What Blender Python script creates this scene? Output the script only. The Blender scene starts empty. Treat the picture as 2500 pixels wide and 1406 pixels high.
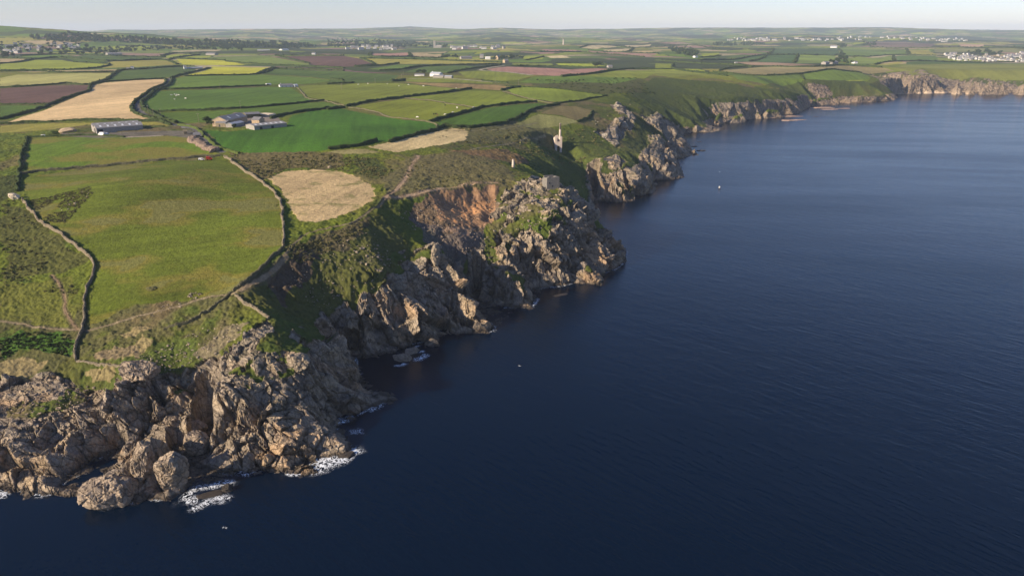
import bpy, math, random, time
import numpy as np
from mathutils import Vector, Matrix
from mathutils.geometry import delaunay_2d_cdt
T0 = time.time()
rng = np.random.default_rng(7); random.seed(7)
C = bpy.context.scene.collection
SC = bpy.context.scene

# ------------------------------------------------------------------ camera
CAM_H = 150.0; FPX = 1720.0; PITCH = math.atan(625.0 / FPX)
cd = bpy.data.cameras.new('camera'); cam = bpy.data.objects.new('camera', cd); C.objects.link(cam)
cd.sensor_width = 36.0; cd.lens = 36.0 * FPX / 2500.0; cd.clip_start = 1.0; cd.clip_end = 60000
cam.location = (0, 0, CAM_H); cam.rotation_euler = (math.pi / 2 - PITCH, 0, 0)
SC.camera = cam

# ------------------------------------------------------------------ light
SUN_EL = math.radians(24); SUN_AZ = math.radians(-119)      # azimuth from +Y towards +X
sdir = Vector((math.sin(SUN_AZ) * math.cos(SUN_EL), math.cos(SUN_AZ) * math.cos(SUN_EL), math.sin(SUN_EL)))
w = bpy.data.worlds.new('World'); SC.world = w; w.use_nodes = True
nt = w.node_tree; nt.nodes.clear()
sky = nt.nodes.new('ShaderNodeTexSky'); sky.sky_type = 'NISHITA'; sky.sun_disc = False
sky.sun_elevation = SUN_EL; sky.sun_rotation = SUN_AZ; sky.altitude = 100
sky.air_density = 1.0; sky.dust_density = 0.15; sky.ozone_density = 3.0
bg = nt.nodes.new('ShaderNodeBackground'); bg.inputs[1].default_value = 0.06
out = nt.nodes.new('ShaderNodeOutputWorld')
wb = nt.nodes.new('ShaderNodeMix'); wb.data_type = 'RGBA'; wb.blend_type = 'MULTIPLY'; wb.inputs[0].default_value = 1.0; wb.inputs[7].default_value = (.97, .94, 1.18, 1)   # white balance
nt.links.new(sky.outputs[0], wb.inputs[6]); nt.links.new(wb.outputs[2], bg.inputs[0]); nt.links.new(bg.outputs[0], out.inputs[0])
sl = bpy.data.lights.new('sun', 'SUN'); sl.energy = 4.0; sl.angle = math.radians(0.6); sl.color = (1.0, 0.84, 0.64)
so = bpy.data.objects.new('sun', sl); C.objects.link(so)
so.rotation_euler = (-sdir).to_track_quat('-Z', 'Y').to_euler()
SC.view_settings.view_transform = 'Standard'; SC.view_settings.look = 'None'
SC.view_settings.exposure = 1.08; SC.view_settings.gamma = 1.0
SC.cycles.max_bounces = 4; SC.cycles.diffuse_bounces = 2; SC.cycles.glossy_bounces = 2
SC.cycles.volume_bounces = 1; SC.cycles.transparent_max_bounces = 12
SC.cycles.use_denoising = True

# ------------------------------------------------------------------ projection helpers (trace points of the survey of the coast)
cp, sp = math.cos(PITCH), math.sin(PITCH)
def ray(u, v):
    x = (np.asarray(u, float) - 1250.0) / FPX; y = (703.0 - np.asarray(v, float)) / FPX
    return x, cp + y * sp, -sp + y * cp
def at(u, v, h):
    dx, dy, dz = ray(u, v); t = (h - CAM_H) / dz
    return float(dx * t), float(dy * t)

# ------------------------------------------------------------------ noise
def _hash(ix, iy, iz, seed):
    n = (ix.astype(np.int64) * 374761393 + iy.astype(np.int64) * 668265263 + iz.astype(np.int64) * 2147483647 + seed * 974634777) & 0xffffffff
    n = ((n ^ (n >> 13)) * 1274126177) & 0xffffffff
    n = ((n ^ (n >> 16)) * 2246822519) & 0xffffffff
    n ^= (n >> 13)
    return (n & 0xffffff).astype(np.float32) / 16777216.0
def vnoise(x, y, seed=0):
    ix = np.floor(x); iy = np.floor(y); fx = x - ix; fy = y - iy
    ix = ix.astype(np.int64); iy = iy.astype(np.int64); z = np.zeros_like(ix)
    fx = fx * fx * fx * (fx * (fx * 6 - 15) + 10); fy = fy * fy * fy * (fy * (fy * 6 - 15) + 10)
    a = _hash(ix, iy, z, seed); b = _hash(ix + 1, iy, z, seed); c = _hash(ix, iy + 1, z, seed); d = _hash(ix + 1, iy + 1, z, seed)
    return (a + (b - a) * fx) * (1 - fy) + (c + (d - c) * fx) * fy
def fbm(x, y, oct=4, seed=0, gain=0.5):
    s = 0; a = 1; tot = 0
    for i in range(oct):
        s = s + a * (vnoise(x * 2 ** i + 17.3 * i, y * 2 ** i - 9.1 * i, seed + i) * 2 - 1); tot += a; a *= gain
    return s / tot
def blocks3(P, cell, seed, tilt=1.0, aniso=(1, 1, 1)):
    """faceted block noise: each Voronoi cell is a tilted plane of its own"""
    q = P / (cell * np.array(aniso)); n = len(q)
    i0 = np.floor(q).astype(np.int64); best = np.full(n, 1e9); sec = np.full(n, 1e9)
    val = np.zeros(n, np.float32)
    for dx in (-1, 0, 1):
        for dy in (-1, 0, 1):
            for dz in (-1, 0, 1):
                cx, cy, cz = i0[:, 0] + dx, i0[:, 1] + dy, i0[:, 2] + dz
                rx = q[:, 0] - (cx + _hash(cx, cy, cz, seed)); ry = q[:, 1] - (cy + _hash(cx, cy, cz, seed + 1)); rz = q[:, 2] - (cz + _hash(cx, cy, cz, seed + 2))
                d = rx * rx + ry * ry + rz * rz
                v = .5*(_hash(cx, cy, cz, seed + 3) - .5) + tilt * (rx * (_hash(cx, cy, cz, seed + 4) - .5) + ry * (_hash(cx, cy, cz, seed + 5) - .5) + rz * (_hash(cx, cy, cz, seed + 6) - .5))
                m = d < best
                sec = np.where(m, best, np.minimum(sec, d)); val = np.where(m, v, val); best = np.where(m, d, best)
    return val, np.sqrt(sec) - np.sqrt(best)
def smooth(a, b, x):
    t = np.clip((x - a) / (b - a), 0, 1); return t * t * (3 - 2 * t)

# ------------------------------------------------------------------ the far plateau and hills
SKY_S = (np.array([-700, 0, 200, 330, 500, 700, 900, 960, 1030, 1080, 1130, 1300, 1500, 1700, 1850, 2000, 2150, 2250, 2500, 3200]) - 1250) / FPX / cp
SKY_V = np.array([80, 80, 79, 76, 74, 72.5, 73, 70, 67, 70, 73, 74, 73, 71, 71, 70, 72, 74.5, 76.5, 76])
def plateau(x, y):
    s = x / np.maximum(y, 1)
    h = 62 + 5 * np.sin(x / 410 + 1) * np.sin(y / 520) + 3 * np.sin(x / 170 + y / 230)
    h = h + 14 * smooth(-500, -2200, x) * smooth(600, 2500, y)
    # valley behind the second bay, low ground to the right
    h = h - 16 * smooth(500, 1500, x) * smooth(1500, 2300, y) * (1 - smooth(3000, 4200, y))
    roll = fbm(x / 900 + 3, y / 1300, 3, 11)
    h = h + roll * 22 * smooth(1700, 3500, y) * (0.3 + .7 * smooth(-600, 400, x))
    # far country: climbs to the skyline
    far = smooth(5500, 14000, y) ** 1.2
    sky = 150 + (78 - np.interp(s, SKY_S, SKY_V)) * 14000 / FPX
    h = h * (1 - far) + (sky + 0.0) * far
    h = h + (fbm(x / 1500, y / 2600, 4, 21)) * 62 * smooth(4500, 7000, y) * (1 - .75 * smooth(11500, 14000, y))
    h = h - 60 * smooth(14500, 18000, y)
    # the heath covered hill on the left
    hx, hy = -3700, 4300
    r2 = ((x - hx) / 1700) ** 2 + ((y - hy) / 1000) ** 2
    h = h + 128 * np.exp(-r2 * 1.1)
    return h

# ------------------------------------------------------------------ coast
COAST = [(-420,1260),(-250,1225),(-120,1215),(-40,1200),(0,1186),(30,1188),(60,1202),(85,1207),(112,1205),(141,1192),(157,1181),(170,1160),(186,1147),(209,1134),(252,1114),(270,1108),(290,1108),(300,1122),(288,1136),(271,1150),(250,1168),(226,1186),
 (222,1215),(242,1238),(285,1232),(327,1225),(360,1215),(375,1219),(392,1217),(425,1208),(451,1197),(463,1179),(458,1160),(470,1143),(500,1146),(540,1153),(569,1158),(589,1150),(600,1158),(640,1150),(685,1150),(707,1143),
 (733,1152),(755,1139),(776,1124),(764,1114),(800,1113),(840,1110),(858,1091),(847,1065),(822,1045),(803,1032),(844,1017),(870,1015),(899,999),(925,985),(947,972),(962,964),(944,956),(881,954),
 (859,941),(877,923),(866,905),(862,895),(872,888),(866,869),(896,869),(930,861),(960,850),(976,842),(1010,839),(1042,832),(1066,822),(1072,808),(1076,797),(1110,798),(1138,802),(1157,811),(1199,809),(1203,799),(1192,786),(1168,764),(1152,742),
 (1170,738),(1205,744),(1230,748),(1255,748),(1280,749),(1300,745),(1303,727),(1292,708),(1310,704),(1329,703),(1360,698),(1391,690),(1399,680),(1440,671),(1469,663),(1502,657),(1525,637),(1523,608),(1515,598),(1477,591),
 (1466,575),(1457,558),(1450,540),(1449,525),(1461,521),(1449,509),(1446,498),(1461,486),(1485,482),(1510,480),(1535,483),(1560,480),(1590,473),(1603,465),(1601,455),(1588,447),(1601,440),(1640,438),(1675,434),(1668,415),(1655,397),(1638,387),(1670,385),(1702,379),(1690,362),
 (1680,344),(1667,331),(1672,326),(1710,324),(1744,324),(1773,317),(1748,310),(1735,304),(1765,300),(1802,297),(1852,289),(1900,281),(1953,276),(1960,270),(1985,256),(2000,250),(2025,249),(2080,247),(2147,248),(2172,245),(2192,239),(2180,232),(2230,229),(2290,227),
 (2363,225),(2430,226),(2500,227),(2700,226),(3000,222),(3400,219)]
coast = np.array([at(u, v, 0) for u, v in COAST])
land_poly = np.vstack([coast, [[4500, 2500], [16000, 14000], [16000, 19000], [-19000, 19000], [-19000, 5000], [-3000, 900], [-900, 250], [-420, 150]]])
def inside(poly, x, y):
    x = np.asarray(x, float); y = np.asarray(y, float); r = np.zeros(x.shape, bool); n = len(poly); j = n - 1
    px = poly[:, 0]; py = poly[:, 1]
    for i in range(n):
        if py[i] != py[j]:
            c = ((py[i] > y) != (py[j] > y)) & (x < (px[j] - px[i]) * (y - py[i]) / (py[j] - py[i]) + px[i])
            r ^= c
        j = i
    return r

# spot heights and break lines: (u, v, height in metres)
LINES = [
 # grass edge above the near shore
 [(-300,960,20),(-60,938,18),(0,934,18),(60,927,18),(108,921,18),(147,931,17),(183,944,16),(245,947,16),(280,944,17)],
 [(-200,1010,15),(0,1000,14),(90,1010,14),(170,1020,12)],                    # slab
 [(-100,1050,13),(0,1035,13),(60,1030,12.5),(100,1045,10),(150,1060,6)],
 [(-40,1110,8),(0,1105,8),(60,1120,6),(120,1130,5),(170,1120,4)],
 [(10,1150,4),(60,1165,4),(110,1180,4)],
 # knob rock in front of the gully
 [(285,940,20),(300,905,25),(340,890,27),(380,882,26),(420,890,24)],
 [(300,960,20),(350,965,19),(380,975,16),(400,990,12)],
 [(230,1000,11),(280,1010,12),(330,1020,11),(370,1025,9)],
 [(250,1055,6.5),(300,1075,6),(330,1050,7)],
 # the black gully with the cave
 [(492,903,24),(508,900,25),(518,912,24)],
 # the stack
 [(355,1065,14),(375,1075,15),(400,1100,13),(425,1130,10),(440,1160,6)],
 [(330,1085,12),(325,1120,9),(300,1150,6),(260,1180,4),(240,1205,3)],
 [(350,1090,11),(352,1130,5),(360,1180,2)],
 [(400,1160,7),(410,1190,4)],
 # the near headland
 [(415,1030,10),(440,1005,16),(470,985,19),(490,960,22),(520,950,23),(560,915,26),(600,880,29),(620,850,31),(640,820,33),(655,782,35)],
 [(470,1045,11),(500,1050,10),(440,1070,5),(420,1060,2)],
 [(430,1095,1.0),(470,1112,1.6),(540,1130,2.2),(600,1135,2.6)],[(455,1075,3.2),(520,1095,4.2),(590,1105,4.6)],
 [(560,960,23),(590,985,20),(630,1010,17),(655,1030,14),(620,1050,9)],
 [(520,1000,17),(560,1030,14),(600,1050,9),(570,1075,5),(500,1085,4.5)],
 [(650,870,29),(700,860,28),(730,855,28.5),(750,870,27),(745,890,24)],
 [(650,920,23),(700,940,20),(760,950,16),(820,940,11),(850,935,7)],
 [(690,1000,15),(730,990,14),(790,990,10),(830,990,6.5),(880,975,4.2),(930,965,3.2),(953,964,1.8)],
 [(780,905,18),(830,900,13),(858,905,6)],
 [(640,1075,8),(700,1070,8),(760,1060,7),(820,1075,4),(835,1090,3)],
 [(640,1110,5),(700,1120,4),(740,1135,2.5)],
 [(700,1030,11),(760,1025,9)],
 # ground behind the headland, the shaded valley and second cove
 [(690,785,33),(740,800,29),(790,850,22),(840,865,12)],
 [(660,740,36),(700,760,30),(760,790,22),(810,815,13),(835,835,7),(850,862,2)],
 [(575,712,42),(610,690,43),(660,650,46),(700,615,49.5),(740,575,51)],
 [(720,660,42),(760,700,34),(800,740,27),(830,780,18),(850,820,10)],
 [(820,560,51),(900,528,52),(925,510,53)],
 [(800,640,42),(850,690,34),(885,735,26),(870,770,18),(880,820,8)],
 [(900,600,44),(930,650,38),(946,696,31),(920,730,25)],
 # second headland ridge
 [(930,520,50),(975,540,45),(1000,575,39.5),(1030,610,35),(1050,604,37),(1066,603,38.5),(1075,625,34),(1090,665,27),(1120,705,20),(1150,745,13),(1175,775,7),(1190,795,3)],
 [(990,640,33),(980,690,28),(1000,740,20),(1030,780,12),(1050,800,7)],
 [(930,760,19),(950,810,9),(960,835,4)],
 [(1060,680,26),(1090,730,17),(1120,775,8)],
 # scree bowl between the second headland and the mine headland
 [(975,500,51),(1000,530,44),(1040,570,37),(1085,610,28),(1105,640,20),(1120,655,17)],
 [(1010,480,53),(1060,500,48),(1090,545,40),(1120,590,31),(1150,630,22),(1165,650,17)],
 [(1100,460,53),(1150,475,48),(1180,500,42),(1170,540,36),(1170,580,30),(1190,620,22),(1205,645,17)],
 [(1100,505,44),(1140,510,41)],[(1120,655,17),(1140,690,8),(1150,725,1)],[(1165,660,15),(1185,700,7),(1200,735,1)],
 [(1215,650,17),(1240,665,17),(1262,690,12),(1285,720,6),(1295,740,2)],[(1235,700,8),(1250,735,2)],
 [(1270,660,12),(1285,690,5)],
 # mine headland
 [(1205,500,41),(1230,482,45),(1255,470,48),(1300,445,52),(1330,440,52),(1350,452,50),(1385,468,47),(1405,490,42),(1420,530,33),(1440,565,24),(1470,590,14),(1500,600,9),(1515,612,5)],
 [(1190,545,33),(1215,550,34),(1250,560,32),(1300,560,33),(1340,560,32),(1390,560,30)],
 [(1215,600,25),(1260,610,23),(1310,615,21),(1360,620,19),(1420,625,15),(1470,630,9),(1505,640,3)],
 [(1280,650,12),(1320,660,10),(1370,660,9),(1420,650,8),(1460,645,5)],
 [(1300,500,44),(1340,510,42),(1270,520,40)],
 [(1240,515,41),(1235,490,44)],
 # heath between fields and mine
 [(950,478,56),(1020,400,60),(1025,375,61),(1100,370,61),(1160,390,59),(1200,410,57),(1253,412,56),(1290,425,54)],
 [(1080,420,59),(1150,440,56),(1210,448,54)],
 [(960,470,56),(1050,462,55),(1190,450,53)],
 # valley behind (first engine house)
 [(1400,470,38),(1420,490,24),(1435,510,8)],
 [(1180,372,58),(1250,380,53),(1310,395,44),(1350,410,36),(1400,425,25),(1430,450,12),(1442,480,3)],
 [(1300,345,50),(1330,362,40),(1362,372,33),(1400,385,28),(1430,405,24),(1460,418,25)],
 [(1180,330,60),(1250,325,58),(1310,320,55),(1360,335,46),(1400,350,40),(1440,375,34)],
 [(1470,430,22),(1500,424,25),(1540,430,21),(1580,440,12)],
 [(1450,460,10),(1480,465,9),(1530,468,8)],
 [(1480,390,31),(1520,400,27),(1560,410,20),(1590,430,10)],
 [(1500,360,34),(1560,375,27),(1600,390,20),(1630,400,13),(1650,415,7)],
 [(1400,300,54),(1440,315,47),(1455,325,44),(1480,322,43),(1500,335,38),(1490,355,34)],
 [(1480,305,47),(1520,295,48),(1545,283,50),(1550,300,44),(1530,320,38),(1560,345,28)],
 [(1570,305,36),(1600,330,26),(1640,360,16),(1670,372,7)],
 [(1575,282,46),(1600,288,42),(1640,305,33),(1660,325,22),(1672,345,8)],
 [(1560,300,33),(1590,310,28)],
 [(1420,270,58),(1480,262,56),(1500,256,55),(1530,268,52),(1545,275,50)],
 [(1530,250,53),(1580,265,45),(1620,285,33),(1650,300,22),(1662,322,6)],
 [(1480,240,60),(1530,225,60),(1560,200,64),(1600,185,66),(1640,188,64),(1700,197,60),(1760,200,57),(1820,210,50),(1880,222,42),(1925,232,33),(1945,245,22),(1960,260,6)],
 [(1560,235,52),(1620,260,38),(1680,290,20),(1720,300,7)],
 [(1640,225,51),(1700,250,36),(1760,268,24),(1800,280,14),(1830,288,3)],
 [(1700,235,44),(1780,250,32),(1850,262,20),(1900,268,14)],
 [(1800,235,40),(1870,243,30),(1920,250,22)],
 [(1900,215,44),(1960,232,27),(2000,238,16),(2050,238,14),(2100,236,13),(2160,230,15),(2175,230,13)],
 [(1985,243,9),(2050,244,5),(2100,243,5),(2165,240,6)],
 [(2120,180,44),(2135,190,40),(2150,195,39),(2200,188,42),(2280,184,44),(2340,188,43),(2380,192,39),(2450,198,33),(2500,200,32),(2700,196,35),(3000,194,36),(3400,192,36)],
 [(2150,205,22),(2180,218,10),(2200,225,3)],
 [(2240,212,17),(2300,210,18),(2360,210,16),(2440,212,14),(2500,213,13),(2700,212,12)],
 [(1870,190,52),(1980,195,47),(2060,200,40),(2120,206,33),(2140,215,26)],
 [(2220,227,2.5),(2300,224.5,2.5),(2400,223.5,2.5)],
 # fields near
 [(-100,470,57),(45,470,57),(60,420,59),(300,400,60),(550,385,62)],
 [(-100,620,46),(100,560,50),(300,560,51),(500,520,55),(650,500,57),(690,560,53),(697,600,50.5)],
 [(-100,740,34),(0,740,34),(150,700,37),(230,640,42),(400,640,44),(560,640,46)],
 [(-100,840,26),(0,840,25),(100,830,26),(200,830,27),(300,800,30),(420,770,33),(520,730,39),(565,716,41.5)],
 [(190,885,23),(300,880,25),(420,850,27),(520,820,31),(600,790,34)],
 [(600,740,38),(640,765,36)],
 [(700,545,54),(760,555,52),(840,530,53.5),(910,490,55),(940,475,56)],
 [(655,430,60),(800,415,60),(900,440,58)],
]
pts = []; hs = []
def addline(L, step):
    W = [(*at(u, v, h), h) for u, v, h in L]
    for (a, b) in zip(W[:-1], W[1:]):
        n = max(1, int(math.hypot(a[0]-b[0], a[1]-b[1]) / step))
        for k in range(n):
            t = k / n; pts.append((a[0]+(b[0]-a[0])*t, a[1]+(b[1]-a[1])*t)); hs.append(a[2]+(b[2]-a[2])*t)
    pts.append(W[-1][:2]); hs.append(W[-1][2])
for i in range(len(coast) - 1):
    a, b = coast[i], coast[i+1]; d = np.hypot(*(b-a)); st = 3 + (a[1]-200)/250 * 3
    n = max(1, int(d / st))
    for k in range(n):
        pts.append(tuple(a + (b-a)*k/n)); hs.append(0.0)
for L in LINES:
    addline(L, 5 + max(0, at(*L[0])[1] - 250) / 60)
pts = np.array(pts); hs = np.array(hs)
GX0, GX1, GY0, GY1, GS = -2300.0, 2300.0, 130.0, 2700.0, 2.0
# lattice points: plateau inland, sea bed off shore
lx, ly = np.meshgrid(np.arange(GX0 - 60, GX1 + 90, 30.0), np.arange(GY0 - 60, GY1 + 90, 30.0)); lx = lx.ravel(); ly = ly.ravel()
ins = inside(land_poly, lx, ly)
def mindist(x, y, Q):
    d = np.full(x.shape, 1e9)
    for i in range(0, len(Q), 200):
        q = Q[i:i+200]; d = np.minimum(d, ((x[:, None]-q[None, :, 0])**2 + (y[:, None]-q[None, :, 1])**2).min(1))
    return np.sqrt(d)
md = mindist(lx, ly, pts)
cden = pts[np.abs(hs) < 1e-9]; mc = mindist(lx, ly, cden)
kin = ins & (md > np.clip(45 + ly * 0.03, 45, 110))
kout = (~ins) & (mc > 12)
pts = np.vstack([pts, np.c_[lx[kin], ly[kin]], np.c_[lx[kout], ly[kout]]])
hs = np.concatenate([hs, plateau(lx[kin], ly[kin]), -np.minimum(18, mc[kout] * 0.5)])
key = {}; 
for i, (p, h) in enumerate(zip(pts, hs)):
    k = (round(p[0] * 1.5), round(p[1] * 1.5)); key.setdefault(k, i)
sel = np.array(sorted(key.values())); pts = pts[sel]; hs = hs[sel]
cv, ce, cf, ov, oe, of = delaunay_2d_cdt([Vector((float(p[0]), float(p[1]))) for p in pts], [], [], 0, 1e-4)
V = np.array([(a.x, a.y) for a in cv]); VH = np.array([hs[o[0]] for o in ov])
NX = int((GX1-GX0)/GS)+1; NY = int((GY1-GY0)/GS)+1
G = np.full((NY, NX), -18.0, np.float32)
for tri in cf:
    A, B, D = V[tri[0]], V[tri[1]], V[tri[2]]; ha, hb, hd = VH[tri[0]], VH[tri[1]], VH[tri[2]]
    x0 = max(0, int(math.ceil((min(A[0],B[0],D[0])-GX0)/GS))); x1 = min(NX-1, int((max(A[0],B[0],D[0])-GX0)/GS))
    y0 = max(0, int(math.ceil((min(A[1],B[1],D[1])-GY0)/GS))); y1 = min(NY-1, int((max(A[1],B[1],D[1])-GY0)/GS))
    if x1 < x0 or y1 < y0: continue
    den = (B[0]-A[0])*(D[1]-A[1])-(D[0]-A[0])*(B[1]-A[1])
    if abs(den) < 1e-9: continue
    X = GX0+GS*np.arange(x0, x1+1)[None, :]-A[0]; Y = GY0+GS*np.arange(y0, y1+1)[:, None]-A[1]
    b = (X*(D[1]-A[1])-(D[0]-A[0])*Y)/den; c = ((B[0]-A[0])*Y-X*(B[1]-A[1]))/den
    m = (b >= -1e-6) & (c >= -1e-6) & (b+c <= 1+1e-6)
    sub = G[y0:y1+1, x0:x1+1]; sub[m] = (ha+b*(hb-ha)+c*(hd-ha))[m]
print('tin', len(cf), time.time()-T0)
def blur(A, r, it=3):
    A = A.astype(np.float32)
    for _ in range(it):
        for ax in (0, 1):
            P = np.pad(A, [(r+1, r) if a == ax else (0, 0) for a in (0, 1)], mode='edge')
            S = np.cumsum(P, axis=ax, dtype=np.float64)
            n = A.shape[ax]
            A = ((np.take(S, np.arange(2*r+1, 2*r+1+n), ax) - np.take(S, np.arange(0, n), ax)) / (2*r+1)).astype(np.float32)
    return A
gx = GX0+GS*np.arange(NX); gy = GY0+GS*np.arange(NY); GXX, GYY = np.meshgrid(gx, gy)
Gi = inside(land_poly, GXX, GYY)
Gs = blur(G, 7); Gm = blur(G, 2)
# distance-like inland mask (how far from the cliffs)
steep = (np.hypot(*np.gradient(Gm, GS)) > 0.55).astype(np.float32)
sea_near = blur(np.maximum(steep, (~Gi).astype(np.float32)), 8)
inland = 1 - smooth(0.02, 0.25, sea_near)
GB = G*0.5 + blur(G, 1, 1)*0.5
GB = GB*(1-inland)+Gs*inland
def samp(Gd, x, y):
    fx = np.clip((x-GX0)/GS, 0, NX-1.001); fy = np.clip((y-GY0)/GS, 0, NY-1.001)
    ix = fx.astype(np.int64); iy = fy.astype(np.int64); fx = fx-ix; fy = fy-iy
    return (Gd[iy, ix]*(1-fx)+Gd[iy, ix+1]*fx)*(1-fy)+(Gd[iy+1, ix]*(1-fx)+Gd[iy+1, ix+1]*fx)*fy
def base_h(x, y):
    x = np.asarray(x, float); y = np.asarray(y, float)
    near = samp(GB, x, y); t = smooth(2150, 2550, y) ; t = np.maximum(t, smooth(2150, 2290, np.abs(x)) * (x < 0))
    return near*(1-t)+plateau(x, y)*t
def hit(u, v):
    """where the ray through a traced point meets the ground (or the sea)"""
    dx, dy, dz = ray(u, v)
    ts = np.exp(np.linspace(math.log(150), math.log(20000), 6000))
    x = dx*ts; y = dy*ts; z = CAM_H+dz*ts
    H = np.maximum(base_h(x, y), 0); m = z < H
    if not m.any(): i = len(ts)-2
    else: i = int(np.argmax(m))
    if i > 0:
        a = z[i-1]-H[i-1]; b = z[i]-H[i]; k = a/(a-b) if a != b else 0
    else: k = 0; i = 1
    t = ts[i-1]+(ts[i]-ts[i-1])*k
    return float(dx*t), float(dy*t)
_hc = {}
def hits(L):
    r = []
    for p in L:
        if p not in _hc: _hc[p] = hit(*p)
        r.append(_hc[p])
    return np.array(r)
def A(*L): return [(x/2.976, 40+y/2.976) for x, y in L]           # tracing frames
def B(*L): return [(800+x/2.976, 40+y/2.976) for x, y in L]
def D(*L): return [(1600+x/2.778, 40+y/2.778) for x, y in L]
# ------------------------------------------------------------------ what the ground is made of
BRIGHT=(.042,.118,.012); PASTURE=(.125,.165,.026); MIDG=(.072,.13,.020); DARKG=(.05,.09,.020); OLIVE=(.20,.205,.055)
STUB=(.56,.40,.20); PALE=(.44,.36,.19); SOIL=(.115,.065,.048); RED=(.30,.165,.12); YEL=(.38,.37,.03); LIME=(.17,.22,.03); TAN=(.34,.26,.13); ROUGH=(.13,.12,.045)
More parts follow.
